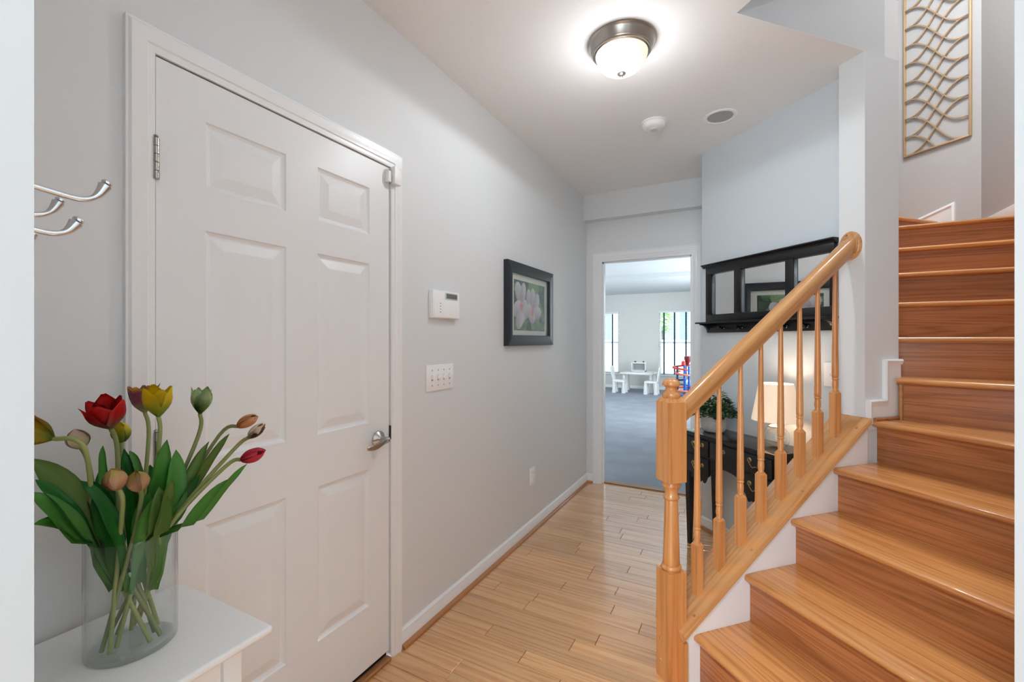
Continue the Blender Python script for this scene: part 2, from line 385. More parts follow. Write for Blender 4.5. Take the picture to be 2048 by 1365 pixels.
for row in range(math.floor((-0.3 - R0) / PW), math.floor((YF + 0.04 - R0) / PW) + 1):
    y = R0 + row * PW
    x = XW + 0.004
    xe = min(0.95, (SB + 0.05 - SV.y * y) / SV.x) if y < 3.4 else -0.26
    js = sorted(j for j in JOINT.get(row, []) if x + 0.1 < j < xe - 0.1)
    cuts = [x]
    if js:
        cuts += js
        while xe - cuts[-1] > 1.1: cuts.append(round(cuts[-1] + random.uniform(0.5, 0.95), 2))
    else:
        cuts.append(round(x + random.uniform(0.25, 1.0), 2))
        while xe - cuts[-1] > 0.9: cuts.append(round(cuts[-1] + random.uniform(0.45, 1.0), 2))
    cuts = [c for c in cuts if c < xe - 0.15] + [xe]
    for a, b in zip(cuts, cuts[1:]):
        o = put(bpy.data.objects.new('floor_strip', plank_mesh(b - a)), fl); o.location = (a, y, 0)
thr = struct('trim_2', None or box(B(), OX0, OX1, 4.035, 4.12, -0.012, 0.010, bev=0.004), wood('oak_threshold', srgb(120, 80, 52), srgb(150, 104, 70), srgb(168, 120, 84), 'x', 0.3), 'narrow oak threshold strip in the doorway')

# ------------------------------------------------------------------ mouldings
CAS = [(0, 0), (0, 0.010), (0.006, 0.0125), (0.016, 0.013), (0.019, 0.0165), (0.034, 0.0155), (0.046, 0.019), (0.052, 0.0195), (0.057, 0.014), (0.062, 0.0145), (0.062, 0)]
def casing_left(name, y0, y1, z1, X, label):
    bm = B(); sweep(bm, [(y0, 0), (y0, z1), (y1, z1), (y1, 0)], CAS, lambda u, w, v: (X + v, u, w))
    o = mk(name, bm, WHITE, None, 35); o['kind'] = 'structure'; o['label'] = label; return o
# path runs up, across and down, so the moulding's width lies to the left (outside) of it
casing_left('trim_3', DY0 - 0.004, DY1 + 0.006, DZ1 + 0.004, XW, 'white moulded casing around the panelled door')
bm = B(); sweep(bm, [(OX0 - 0.02, 0), (OX0 - 0.02, OZ + 0.02), (OX1 + 0.016, OZ + 0.02), (OX1 + 0.016, 0)], CAS, lambda u, w, v: (u, YF - v, w))
o = mk('trim_4', bm, WHITE, None, 35); o['kind'] = 'structure'; o['label'] = 'white moulded casing around the open doorway'
# jamb lining of the open doorway with its stops
bm = B()
box(bm, OX0 - 0.02, OX0, YF - 0.002, YF + 0.122, 0, OZ + 0.02); box(bm, OX1, OX1 + 0.02, YF - 0.002, YF + 0.122, 0, OZ + 0.02); box(bm, OX0, OX1, YF - 0.002, YF + 0.122, OZ, OZ + 0.02)
box(bm, OX0, OX0 + 0.012, YF + 0.03, YF + 0.065, 0, OZ); box(bm, OX1 - 0.012, OX1, YF + 0.03, YF + 0.065, 0, OZ); box(bm, OX0, OX1, YF + 0.03, YF + 0.065, OZ - 0.012, OZ)
jm = struct('trim_5', bm, WHITE, 'white jamb lining of the open doorway')
for z in (1.79, 1.03):
    h = obox('hinge_leaf', mat('hinge_leaf_painted', srgb(190, 188, 178), 0.4, metal=0.4), jm, OX1 - 0.004, OX1 + 0.001, YF + 0.07, YF + 0.118, z - 0.05, z + 0.05)
    for k in (-0.033, 0, 0.033): obox('screw', DARKMET, h, OX1 - 0.0055, OX1 - 0.0035, YF + 0.088, YF + 0.096, z + k - 0.004, z + k + 0.004)
# baseboards with oak shoe
BASE = [(0, 0), (0, 0.014), (0.060, 0.014), (0.066, 0.011), (0.072, 0.0115), (0.078, 0.006), (0.082, 0.004), (0.082, 0)]
SHOE = [(0, 0.012), (0, 0.031), (0.008, 0.030), (0.014, 0.026), (0.019, 0.018), (0.020, 0.012)]
def baseboard(name, f, L, label, shoe=True):
    o = struct(name, prism(B(), BASE, lambda z, v: f(0, v, z), lambda z, v: f(L, v, z)), WHITE, label, 40)
    if shoe: mk('shoe_moulding', prism(B(), SHOE, lambda z, v: f(0, v, z), lambda z, v: f(L, v, z)), SHOEW, o, 40)
    return o
baseboard('baseboard_left', lambda t, v, z: (XW + v, 1.466 + t, z), YF - 1.466, 'white baseboard with oak shoe along the left hall wall')
baseboard('baseboard_entry', lambda t, v, z: (XW + v, 0.13 + t, z), 0.505 - 0.13, 'short white baseboard beside the panelled door')
baseboard('baseboard_back', lambda t, v, z: (XW + t, YF - v, z), OX0 - 0.08 - XW, 'short white baseboard beside the doorway casing')
baseboard('baseboard_diagonal', lambda t, v, z: SA(SB - v, 1.6 + t, z), 2.565 - 1.6, 'white baseboard along the slate blue wall')
baseboard('baseboard_playroom', lambda t, v, z: (PX0 + 0.06 + t, YB - v, z), PX1 - PX0 - 0.12, 'white baseboard under the play room windows', False)
def mould_right(name, y0, y1, z):
    struct(name, box(B(), XR - 0.014, XR, y0, y1, z, z + 0.12, bev=0.004), WHITE, 'white baseboard above the upper treads', 40)
mould_right('baseboard_right', 3.95, 4.65, 2.112)

# ------------------------------------------------------------------ panelled door
d = thing('door_1', 'white six-panel door with nickel lever and hinges', None, (XW, (DY0 + DY1) / 2, 0), 0, kind='structure')
yc = (DY0 + DY1) / 2
slab = B(); FX = 0.003
rows = [(1.745, 1.930), (1.000, 1.630), (0.278, 0.818)]
cols = [(0.688, 0.931), (1.050, 1.290)]
Y = [DY0] + [v for c in cols for v in c] + [DY1]
Zs = [0.036] + [v for r in sorted(rows) for v in r] + [DZ1]
def quad(bm, pts): return bm.faces.new([bm.verts.new(p) for p in pts])
for i in range(5):
    for j in range(7):
        if i % 2 == 1 and j % 2 == 1:
            continue
        quad(slab, [(FX, Y[i] - yc, Zs[j]), (FX, Y[i + 1] - yc, Zs[j]), (FX, Y[i + 1] - yc, Zs[j + 1]), (FX, Y[i] - yc, Zs[j + 1])])
bmesh.ops.remove_doubles(slab, verts=slab.verts[:], dist=1e-5)
ss = mk('door_slab', slab, DOORW, d)
obox('door_core', DOORW, ss, -0.036, FX - 0.013, DY0 - yc, DY1 - yc, 0.036, DZ1)
bm = B(); box(bm, FX - 0.014, FX - 0.0005, DY0 - yc, DY0 + 0.001 - yc, 0.036, DZ1); box(bm, FX - 0.014, FX - 0.0005, DY1 - 0.001 - yc, DY1 - yc, 0.036, DZ1); box(bm, FX - 0.014, FX - 0.0005, DY0 - yc, DY1 - yc, 0.036, 0.037); box(bm, FX - 0.014, FX - 0.0005, DY0 - yc, DY1 - yc, DZ1 - 0.001, DZ1)
mk('door_edge', bm, DOORW, ss)
RING = [(0.0, 0.0), (0.004, -0.0045), (0.011, -0.008), (0.016, -0.0085), (0.045, -0.0015), (0.048, -0.001)]
for z0, z1 in rows:
    for y0, y1 in cols:
        bm = B(); loops = []
        for ins, dep in RING:
            loops.append([bm.verts.new((FX + dep, yy - yc, zz)) for yy, zz in ((y0 + ins, z0 + ins), (y1 - ins, z0 + ins), (y1 - ins, z1 - ins), (y0 + ins, z1 - ins))])
        for a, b in zip(loops, loops[1:]):
            for k in range(4): bm.faces.new((a[k], a[(k + 1) % 4], b[(k + 1) % 4], b[k]))
        bm.faces.new(loops[-1])
        mk('door_panel', bm, DOORW, d)
for hz in (1.785, 1.045, 0.25):
    bm = B()
    for k in range(5):
        z = hz - 0.052 + k * 0.0208
        lathe(bm, [(0.0062, z), (0.0072, z + 0.001), (0.0072, z + 0.0195), (0.0062, z + 0.0205)], 12, (0.011, DY0 - yc - 0.003, 0))
    lathe(bm, [(0.003, hz + 0.052), (0.006, hz + 0.054), (0.005, hz + 0.058), (0.0, hz + 0.060)], 12, (0.011, DY0 - yc - 0.003, 0))
    mk('hinge', bm, NICKEL, d, 40)
# lever set
hy, hz = 1.337 - yc, 0.927
MX = Matrix.Translation((FX, hy, hz)) @ Matrix.Rotation(PI / 2, 4, 'Y')
hb = B(); lathe(hb, [(0.0, 0.0), (0.034, 0.0), (0.034, 0.004), (0.030, 0.009), (0.020, 0.016), (0.013, 0.022), (0.012, 0.045), (0.0, 0.046)], 12, M=MX)
hd = mk('lever_rose', hb, NICKEL, d, 30)
bm = B(); n = 12; rows_ = []
for k in range(n + 1):
    t = k / n
    yy = hy + 0.012 - 0.118 * t; xx = FX + 0.048 + 0.016 * math.sin(t * PI) * 0.6 + 0.004 * t; zz = hz + 0.004 * math.sin(t * 2 * PI) - 0.012 * t * t
    hh = 0.011 + 0.005 * math.sin(t * PI) - 0.004 * t; th = 0.006 * (1 - 0.45 * t)
    rows_.append([bm.verts.new((xx + th * math.cos(q), yy, zz + hh * math.sin(q))) for q in [2 * PI * j / 10 for j in range(10)]])
for a, b in zip(rows_, rows_[1:]):
    for j in range(10): bm.faces.new((a[j], a[(j + 1) % 10], b[(j + 1) % 10], b[j]))
bm.faces.new(rows_[0]); bm.faces.new(rows_[-1])
mk('lever', bm, NICKEL, hd, 60)
bm = B(); lathe(bm, [(0, 0), (0.004, 0), (0.004, 0.002), (0, 0.003)], 10, M=Matrix.Translation((FX + 0.054, hy + 0.004, hz)) @ Matrix.Rotation(PI / 2, 4, 'Y'))
mk('privacy_pin', bm, DARKMET, hd)
obox('latch_plate', DARKMET, d, -0.002, 0.0125, DY1 - yc + 0.0006, DY1 - yc + 0.004, hz - 0.012, hz + 0.045, bev=0.001)
obox('threshold_gap', DARK, d, -0.03, -0.012, DY0 - yc, DY1 - yc, 0.0, 0.036)
obox('door_sill', SHOEW, d, -0.012, 0.02, DY0 - yc, DY1 - yc, 0.0, 0.014, bev=0.005)
# jamb lining of the closed door
bm = B(); box(bm, XW - 0.13, XW + 0.002, DY0 - 0.02, DY0 - 0.004, 0, DZ1 + 0.02); box(bm, XW - 0.13, XW + 0.002, DY1 + 0.0055, DY1 + 0.02, 0, DZ1 + 0.02); box(bm, XW - 0.13, XW + 0.002, DY0 - 0.02, DY1 + 0.02, DZ1 + 0.004, DZ1 + 0.02)
box(bm, XW - 0.13, XW - 0.05, DY0 - 0.02, DY1 + 0.02, 0, DZ1 + 0.02)
struct('trim_6', bm, WHITE, 'white jamb lining of the panelled door')
s = thing('door_sensor', 'small white contact sensor at the top corner of the panelled door', 'sensor', (XW + 0.02, 1.41, 1.975))
obox('sensor_body', PLASTIC, s, 0.0, 0.020, -0.016, 0.024, 0.0, 0.072, bev=0.003)
obox('sensor_magnet', PLASTIC, s, -0.0165, 0.006, -0.036, -0.020, 0.006, 0.05, bev=0.002)

# ------------------------------------------------------------------ staircase
RISE = 0.1917; NT = 0.027
def snose(n): return 1.204 + 0.2485 * (n - 1)
st = thing('staircase', 'polished oak staircase turning upward beside the knee wall', 'staircase', SA(1.2, 0.9), PHI)
o0 = SA(1.2, 0.9)
def loc(p): return (p[0] - o0.x, p[1] - o0.y)
def w2l(p):                                    # world xy -> the staircase's own frame
    v = Vector((p[0] - o0.x, p[1] - o0.y, 0)); return (v.dot(SV), v.dot(AV))
AR, AL = 0.405 - 0.9, 1.4015 - 0.9
nose = lambda s0, zt: [(s0 + 0.013, zt), (s0 + 0.005, zt - 0.003), (s0 + 0.0008, zt - 0.009), (s0, zt - 0.0135), (s0 + 0.0008, zt - 0.018), (s0 + 0.005, zt - 0.024), (s0 + 0.013, zt - NT)]
for n in range(1, 6):
    zt = RISE * n; s0 = snose(n) - 1.2
    sback = (snose(n + 1) + 0.03 - 1.2) if n < 5 else None
    tr = thing('tread', None, None, (s0, 0, 0), parent=st)
    if n < 5:
        w = sback - s0; c = [0.0, 0.085 + random.uniform(-.01, .01), 0.172 + random.uniform(-.01, .01), w + 0.008]
    else:
        c = [0.0, 0.085]
    prof = [(x, z - 0) for x, z in nose(0, zt)] + [(c[1] - 0.0006, zt - NT), (c[1] - 0.0006, zt)]
    mk('nosing_board', prism(B(), prof, lambda x, z: (x, AR, z), lambda x, z: (x, AL, z)), TREADW, tr, 50)
    for k in range(1, len(c) - 1):
        obox('tread_board', TREADW, tr, c[k], c[k + 1] - 0.0006, AR, AL, zt - NT, zt)
    if n == 5:                                  # the first winder: its back edge is skewed to the next riser
        p6 = w2l((0.606, 2.656)); d6 = (math.cos(math.radians(-25) - PHI), math.sin(math.radians(-25) - PHI))
        def on6(a): t = (a - p6[1]) / d6[1]; return p6[0] + d6[0] * t
        poly = [(0.085, AR), (on6(AR) - s0 + 0.04, AR), (on6(AL) - s0 + 0.04, AL), (0.085, AL)]
        mk('tread_board', vprism(B(), poly, zt - NT, zt), TREADW, tr)
    rs = thing('riser', None, None, (s0 + 0.03, 0, 0), parent=st)
    zc = [RISE * (n - 1), RISE * (n - 1) + 0.07 + random.uniform(-.012, .012), RISE * (n - 1) + 0.138 + random.uniform(-.01, .006), zt - NT]
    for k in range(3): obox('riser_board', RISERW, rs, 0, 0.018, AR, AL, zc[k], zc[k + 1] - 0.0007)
    if n == 2: mk('cove_strip', prism(B(), [(0, 0), (-0.012, 0), (-0.009, -0.009), (0, -0.02)], lambda x, z: (x, AR, zt - NT + z), lambda x, z: (x, AL, zt - NT + z)), RISERW, rs, 60)
# winders and the upper flight, in hall axes
def wtread(name, n, L, Rr, back, m1, m2, split=None):
    """a tread from nosing line L-Rr (world xy) back to the polygon 'back', and its riser"""
    zt = RISE * n
    dv = Vector((Rr[0] - L[0], Rr[1] - L[1], 0)); ln = dv.length; dv.normalize(); nv = Vector((-dv.y, dv.x, 0))
    ang = math.atan2(dv.y, dv.x)
    T = thing(name, None, None, (*w2l(L), 0), ang - PHI, parent=st)
    def tl(p): v = Vector((p[0] - L[0], p[1] - L[1], 0)); return (v.dot(dv), v.dot(nv))
    prof = nose(0, zt) + [(0.07, zt - NT), (0.07, zt)]
    mk('nosing_board', prism(B(), prof, lambda x, z: (0, x, z), lambda x, z: (ln, x, z)), m1, T, 50)
    poly = [(0, 0.0706)] + [tl(p) for p in back] + [(ln, 0.0706)]
    mk('tread_board', vprism(B(), poly[::-1], zt - NT, zt), m1, T)
    RS = thing('riser', None, None, (*w2l(L), 0), ang - PHI, parent=st)
    z0 = RISE * (n - 1); zc = [z0, z0 + 0.066 + random.uniform(-.012, .012), z0 + 0.128 + random.uniform(-.012, .012), zt - NT]
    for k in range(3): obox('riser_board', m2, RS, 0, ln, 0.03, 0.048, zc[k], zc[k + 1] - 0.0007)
    return T
d6w = Vector((math.cos(math.radians(-25)), math.sin(math.radians(-25))))
d7w = Vector((math.cos(math.radians(-10)), math.sin(math.radians(-10))))
P6 = Vector((0.617, 2.651)); P6R = P6 + d6w * 0.98
P7 = Vector((XL + 0.002, 2.80)); P7R = P7 + d7w * 0.95
wtread('tread', 6, P6, P6R, [(XL + 0.002, 2.712), (XL + 0.002, 2.72), (XL + 0.002, 2.88), (P7R.x, P7R.y + 0.06)], TREADX, RISERX)
wtread('tread', 7, P7, P7R, [(XL + 0.002, 3.17), (XR - 0.002, 3.17)], TREADX, RISERX)
Y8 = 3.12; RUN = 0.2645
for n in range(8, 12):
    y = Y8 + RUN * (n - 8)
    back = [(XL + 0.002, y + RUN + 0.035), (XR - 0.002, y + RUN + 0.035)] if n < 11 else [(XL + 0.002, 4.05), (1.395, 4.835), (XR - 0.002, 4.64)]
    wtread('tread', n, Vector((XL + 0.002, y)), Vector((XR - 0.002, y)), back, TREADX, RISERX)
A12 = 2.343
pa, pb = SA(3.44, A12), SA(SART - 0.002, A12)
wtread('tread', 12, Vector((pa.x, pa.y)), Vector((pb.x, pb.y)), [sa2(3.86, A12 + 0.5), sa2(SART - 0.002, A12 + 0.5)], TREADX, RISERX)
# oak quarter rounds on the first winder
def l6(s, a, z): return (s - 1.2, a - 0.9, z)
bm = B(); tube(bm, [l6(2.205, 1.396, RISE * 5 + 0.006), l6(2.365, 1.396, RISE * 5 + 0.006)], 0.009, 8); mk('quarter_round', bm, SHOEW, st, 60)
bm = B(); tube(bm, [l6(2.372, 1.39, RISE * 5), l6(2.372, 1.39, RISE * 6 - NT)], 0.010, 8); mk('quarter_round', bm, SHOEW, st, 60)
# stepped skirt with moulding on the wall end beside the winder
zq = RISE * 5 - 0.02
SKP = [(SP + 0.006, zq - 0.02), (SP + 0.006, 1.052), (2.283, 1.052), (2.283, 1.236), (2.396, 1.236), (2.396, 1.10), (2.396, zq - 0.02)]
sk = struct('trim_7', prism(B(), SKP, lambda s, z: SA(s, AP0, z), lambda s, z: SA(s, AP0 - 0.010, z)), WHITE, 'white stepped skirting beside the stair winder')
MO = [(0, 0), (0, 0.013), (-0.006, 0.017), (-0.012, 0.016), (-0.018, 0.013), (-0.024, 0.013), (-0.024, 0)]
bm = B(); sweep(bm, [(SP + 0.004, 0.945), (SP + 0.004, 1.054), (2.281, 1.054), (2.281, 1.238), (2.398, 1.238)], MO, lambda s, z, v: SA(s, AP0 - 0.004 - v, z))
mk('skirt_moulding', bm, WHITE, sk, 40)
# skirt on the art wall by the top winder
SK2 = [(2.50, RISE * 11), (2.50, 2.30), (2.476, 2.335), (2.255, 2.40), (2.255, RISE * 11)]
sk2 = struct('trim_8', prism(B(), SK2, lambda a, z: SA(SART, a, z), lambda a, z: SA(SART - 0.012, a, z)), WHITE, 'white skirting board below the metal wall art')
bm = B(); sweep(bm, [(2.255, RISE * 11), (2.255, 2.40), (2.50, 2.328)], [(0, 0), (0, 0.02), (0.012, 0.02), (0.02, 0.014), (0.02, 0)], lambda a, z, v: SA(SART - v, a, z)); mk('skirt_moulding', bm, WHITE, sk2, 40)

# ------------------------------------------------------------------ railing: newel, cap, balusters, handrail
rl = thing('stair_railing', 'oak stair railing with turned balusters, newel post and round handrail', 'railing', SA(1.149, 1.463), PHI)
rS, rA = 1.149, 1.463
NW = thing('newel_post', None, None, (0, 0, 0), parent=rl)
h = 0.0415
bm = B(); box(bm, -h, h, -h, h, 0.0, 0.425)
top = [f for f in bm.faces if f.normal.z > 0.9][0]
bmesh.ops.bevel(bm, geom=list({e for v in bm.verts for e in v.link_edges if abs(e.verts[0].co.z - e.verts[1].co.z) > 0.1}), offset=0.003, segments=2, affect='EDGES')
mk('lower_block', bm, POSTW, NW)
bm = B(); lathe(bm, [(0.054, 0.412), (0.036, 0.437)], 4, M=Matrix.Rotation(PI / 4, 4, 'Z')); mk('block_shoulder', bm, POSTW, NW)
prof = [(0.030, 0.425), (0.037, 0.430), (0.0385, 0.437), (0.036, 0.444), (0.031, 0.447), (0.0325, 0.452), (0.0315, 0.47), (0.0255, 0.690), (0.0245, 0.700), (0.029, 0.703), (0.031, 0.710), (0.029, 0.717), (0.0245, 0.721), (0.0243, 0.732), (0.027, 0.745), (0.034, 0.753), (0.0355, 0.760), (0.033, 0.765), (0.033, 0.775)]
bm = B(); lathe(bm, prof, 32); mk('turned_shaft', bm, POSTW, NW, 50)
bm = B(); box(bm, -h, h, -h, h, 0.775, 1.086)
bmesh.ops.bevel(bm, geom=[e for e in bm.edges if abs(e.verts[0].co.z - e.verts[1].co.z) > 0.1], offset=0.003, segments=2, affect='EDGES')
mk('upper_block', bm, POSTW, NW)
bm = B(); lathe(bm, [(0.057, 1.085), (0.036, 1.106)], 4, M=Matrix.Rotation(PI / 4, 4, 'Z')); mk('block_shoulder', bm, POSTW, NW)
prof = [(0.030, 1.100), (0.034, 1.104), (0.0345, 1.108), (0.036, 1.113), (0.033, 1.120), (0.025, 1.126), (0.0215, 1.135), (0.0215, 1.141), (0.026, 1.146), (0.034, 1.150), (0.0352, 1.154), (0.032, 1.163), (0.024, 1.172), (0.012, 1.177), (0.0, 1.178)]
bm = B(); lathe(bm, prof, 32); mk('finial', bm, POSTW, NW, 50)
for z in (0.07, 0.155):
    bm = B(); lathe(bm, [(0.0, 0), (0.0065, 0), (0.005, 0.0025), (0.0, 0.003)], 12, M=Matrix.Translation((-h, 0.012, z)) @ Matrix.Rotation(-PI / 2, 4, 'Y')); mk('plug', bm, RAILW, NW, 60)
# sloping cap
th = 0.030
capp = [(-0.078, -0.006), (-0.075, 0.0), (-0.066, 0.0), (0.092, 0.0), (0.097, -0.006), (0.097, -th), (-0.070, -th), (-0.078, -th + 0.008)]
bm = B(); prism(bm, capp, lambda a, z: (1.148 - rS, a, ZC(1.148) + z), lambda a, z: (SP - rS, a, ZC(SP) + z))
cp = mk('rail_cap', bm, RAILW, rl, 50)
for s in (1.215, 1.50, 1.78, 2.11):
    bm = B(); lathe(bm, [(0.0, 0.0), (0.0055, 0.0), (0.0055, 0.0012), (0.0, 0.0012)], 12, M=Matrix.Translation((s - rS, -0.052, ZC(s) - 0.0002)) @ Matrix.Rotation(-math.atan(0.752), 4, 'Y')); mk('plug', bm, SHOEW, cp)
obox('end_board', POSTW, rl, 1.150 - rS, 1.166 - rS, 1.387 - rA, 1.47 - rA, 0.0, ZC(1.15) - th - 0.003)
# handrail: moulded section swept up the slope
ZR = lambda s: 1.054 + 0.762 * (s - 1.217)
k = 1 / math.cos(math.atan(0.762))
hp = [(-0.016, -0.036), (-0.021, -0.034), (-0.022, -0.022), (-0.027, -0.016), (-0.030, -0.006), (-0.0315, 0.006), (-0.030, 0.018), (-0.025, 0.028), (-0.016, 0.034), (0, 0.037)]
hp = hp + [(-x, z) for x, z in hp[-2::-1]]
bm = B(); prism(bm, [(a, z * k) for a, z in hp], lambda a, z: (1.185 - rS, a + 0.009, ZR(1.185) + z), lambda a, z: (2.150 - rS, a + 0.009, ZR(2.150) + z))
hr = mk('handrail', bm, RAILW, rl, 45)
bm = B(); lathe(bm, [(0.0, 0.0), (1.0, 0.0), (1.0, 0.007), (0.93, 0.013), (0.86, 0.015), (0.84, 0.019), (0, 0.019)], 40, M=Matrix.Translation((SP - rS, 0.012, 1.770)) @ Matrix.Rotation(-PI / 2, 4, 'Y') @ Matrix.Diagonal((0.067, 0.050, 1, 1)))
ro = mk('wall_rosette', bm, RAILW, rl, 40)
bm = B(); lathe(bm, [(0, 0), (0.006, 0), (0.005, 0.002), (0, 0.0025)], 12, M=Matrix.Translation((SP - 0.019 - rS, 0.02, 1.819)) @ Matrix.Rotation(-PI / 2, 4, 'Y')); mk('plug', bm, SHOEW, ro, 60)
# balusters
for i, s in enumerate((1.282, 1.393, 1.505, 1.617, 1.729, 1.841, 1.950, 2.060)):
    zb = ZC(s); zt = ZR(s) - 0.036 * k + 0.006; b0 = 0.203; q = 0.0162; L = zt - zb
    b = thing('baluster', None, None, (s - rS, 0.009, zb), parent=rl)
    bm = B(); box(bm, -q, q, -q, q, -0.0, b0 - 0.012)
    for v in bm.verts:
        if v.co.z < 0.01: v.co.z = 0.752 * v.co.x
    mk('square_foot', bm, POSTW, b)
    pr = [(q * 1.414, b0 - 0.0121), (0.0125, b0)]
    bm = B(); lathe(bm, pr, 4, M=Matrix.Rotation(PI / 4, 4, 'Z')); mk('shoulder', bm, POSTW, b)
    top = L
    prof = [(0.011, b0 - 0.006), (0.0125, b0), (0.0105, b0 + 0.004), (0.0128, b0 + 0.014), (0.0135, b0 + 0.024), (0.0125, b0 + 0.040), (0.0110, b0 + 0.047), (0.0135, b0 + 0.050), (0.0140, b0 + 0.053), (0.0135, b0 + 0.056), (0.0112, b0 + 0.059), (0.0135, b0 + 0.062), (0.0140, b0 + 0.075), (0.0138, b0 + 0.11), (0.0085, top)]
    bm = B(); lathe(bm, prof, 20); mk('turned_spindle', bm, POSTW, b, 50)

# ------------------------------------------------------------------ ceiling fittings
cl = thing('ceiling_light', 'round brushed nickel ceiling light with a frosted glass bowl, lit', 'ceiling light', (-0.489, 1.970, CZ))
bm = B(); lathe(bm, [(0.0, 0.0), (0.146, 0.0), (0.148, -0.006), (0.144, -0.010), (0.140, -0.014), (0.131, -0.040), (0.128, -0.042), (0.126, -0.047), (0.122, -0.049), (0.121, -0.054), (0.114, -0.056), (0.110, -0.05), (0.0, -0.05)], 48); mk('nickel_pan', bm, NICKEL, cl, 40)
BOWL = bpy.data.materials.new('frosted_bowl_glass'); BOWL.use_nodes = True
nt = BOWL.node_tree; N = nt.nodes; L_ = nt.links; N.remove(N['Principled BSDF'])
df = N.new('ShaderNodeBsdfDiffuse'); df.inputs[0].default_value = srgb(246, 240, 230); tb = N.new('ShaderNodeBsdfTranslucent'); tb.inputs[0].default_value = srgb(250, 236, 214)
mxs = N.new('ShaderNodeMixShader'); mxs.inputs[0].default_value = 0.6; L_.new(df.outputs[0], mxs.inputs[1]); L_.new(tb.outputs[0], mxs.inputs[2]); L_.new(mxs.outputs[0], N['Material Output'].inputs[0])
bm = B(); lathe(bm, [(0.113, -0.050), (0.112, -0.062), (0.104, -0.086), (0.086, -0.110), (0.058, -0.128), (0.026, -0.138), (0.0, -0.140)], 48, cap=False); mk('glass_bowl', bm, BOWL, cl, 180)
bm = B(); lathe(bm, [(0.0, -0.136), (0.020, -0.137), (0.018, -0.142), (0.009, -0.145), (0.006, -0.150), (0.0075, -0.154), (0.0, -0.162)], 20); mk('finial', bm, NICKEL, cl, 50)
lp = bpy.data.lights.new('bulb', 'POINT'); lp.energy = 0.5; lp.color = (1.0, 0.90, 0.77); lp.shadow_soft_size = 0.012
lo = bpy.data.objects.new('bulb', lp); put(lo, cl); lo.location = (-0.02, -0.03, -0.075)
# the light the bowl throws down into the hall
lp = bpy.data.lights.new('bowl_light', 'SPOT'); lp.energy = 4.8; lp.color = (0.89, 0.95, 1.0); lp.shadow_soft_size = 0.03; lp.spot_size = math.radians(180); lp.spot_blend = 0.12
lo = bpy.data.objects.new('bowl_light', lp); put(lo, cl); lo.location = (0, 0, -0.20)
lp = bpy.data.lights.new('bowl_glow', 'POINT'); lp.energy = 2.0; lp.color = (0.92, 0.96, 1.0); lp.shadow_soft_size = 0.03
lo = bpy.data.objects.new('bowl_glow', lp); put(lo, cl); lo.location = (0, 0, -0.24)
sd = thing('smoke_detector', 'round white smoke detector on the hall ceiling', 'smoke detector', (-0.494, 2.786, CZ))
bm = B(); lathe(bm, [(0, 0), (0.074, 0), (0.074, -0.008), (0.0, -0.008)], 36); mk('mounting_plate', bm, PLASTIC, sd, 40)
bm = B(); lathe(bm, [(0.066, -0.007), (0.068, -0.012), (0.067, -0.024), (0.060, -0.036), (0.048, -0.040), (0.0, -0.040)], 36); hh = mk('sensor_head', bm, PLASTIC, sd, 50)
bm = B(); lathe(bm, [(0.026, -0.039), (0.024, -0.049), (0.0, -0.050)], 24); mk('vent_cap', bm, mat('pale_plastic', srgb(216, 215, 212), 0.4), hh, 50)
rc = thing('recessed_light', 'round white recessed downlight in the ceiling near the blue wall', 'downlight', (-0.135, 2.895, CZ))
bm = B(); lathe(bm, [(0.093, 0.0), (0.094, -0.003), (0.090, -0.006), (0.076, -0.006), (0.070, -0.002)], 40, cap=False); mk('trim_ring', bm, PLASTIC, rc, 40)
bm = B(); lathe(bm, [(0.072, -0.0022), (0.060, -0.0019), (0.045, -0.0016), (0.0, -0.0012)], 40, cap=False); tr_ = mk('reflector', bm, mat('reflector_grey', srgb(170, 169, 167), 0.4), rc, 60)

# ------------------------------------------------------------------ left wall fittings
kp = thing('alarm_keypad', 'white alarm keypad with small grey screen above the light switches', 'keypad', (XW, 1.772, 1.432))
obox('keypad_body', PLASTIC, kp, 0.0, 0.026, -0.108, 0.108, 0.0, 0.134, bev=0.004)
obox('keypad_flap', PLASTIC, kp, 0.024, 0.029, -0.103, 0.105, 0.004, 0.082, bev=0.002)
sc_ = obox('screen_bezel', mat('bezel_grey', srgb(205, 207, 208), 0.4), kp, 0.024, 0.0285, -0.014, 0.090, 0.094, 0.127, bev=0.002)
obox('screen', mat('lcd_grey', srgb(108, 116, 116), 0.25), sc_, 0.0275, 0.0292, -0.006, 0.083, 0.099, 0.122)
for z in (0.030, 0.044, 0.058, 0.072): obox('indicator', mat('indicator_dark', srgb(90, 90, 90), 0.5), kp, 0.0286, 0.0298, -0.058, -0.052, z - 0.002, z + 0.002)
for z in (0.027, 0.042, 0.057, 0.072): obox('button', PLASTIC, kp, 0.0286, 0.0305, -0.040, -0.022, z - 0.005, z + 0.005, bev=0.0008)
sp = thing('light_switch', 'four-gang white toggle switch plate below the alarm keypad', 'light switch', (XW, 1.7465, 1.085))
obox('plate', PLASTIC, sp, 0, 0.008, -0.107, 0.107, 0.0, 0.124, bev=0.004)
for k in range(4):
    y = -0.066 + k * 0.046
    obox('toggle', PLASTIC, sp, 0.006, 0.022, y - 0.0045, y + 0.0045, 0.056, 0.074, bev=0.002)
    obox('toggle_slot', mat('slot_grey', srgb(190, 189, 187), 0.5), sp, 0.0075, 0.0088, y - 0.006, y + 0.006, 0.048, 0.076)
    for z in (0.026, 0.098): obox('screw', mat('screw_grey', srgb(165, 164, 162), 0.4), sp, 0.0075, 0.009, y - 0.003, y + 0.003, z - 0.003, z + 0.003)
ou = thing('power_outlet', 'white duplex outlet low on the left hall wall', 'outlet', (XW, 2.803, 0.318))
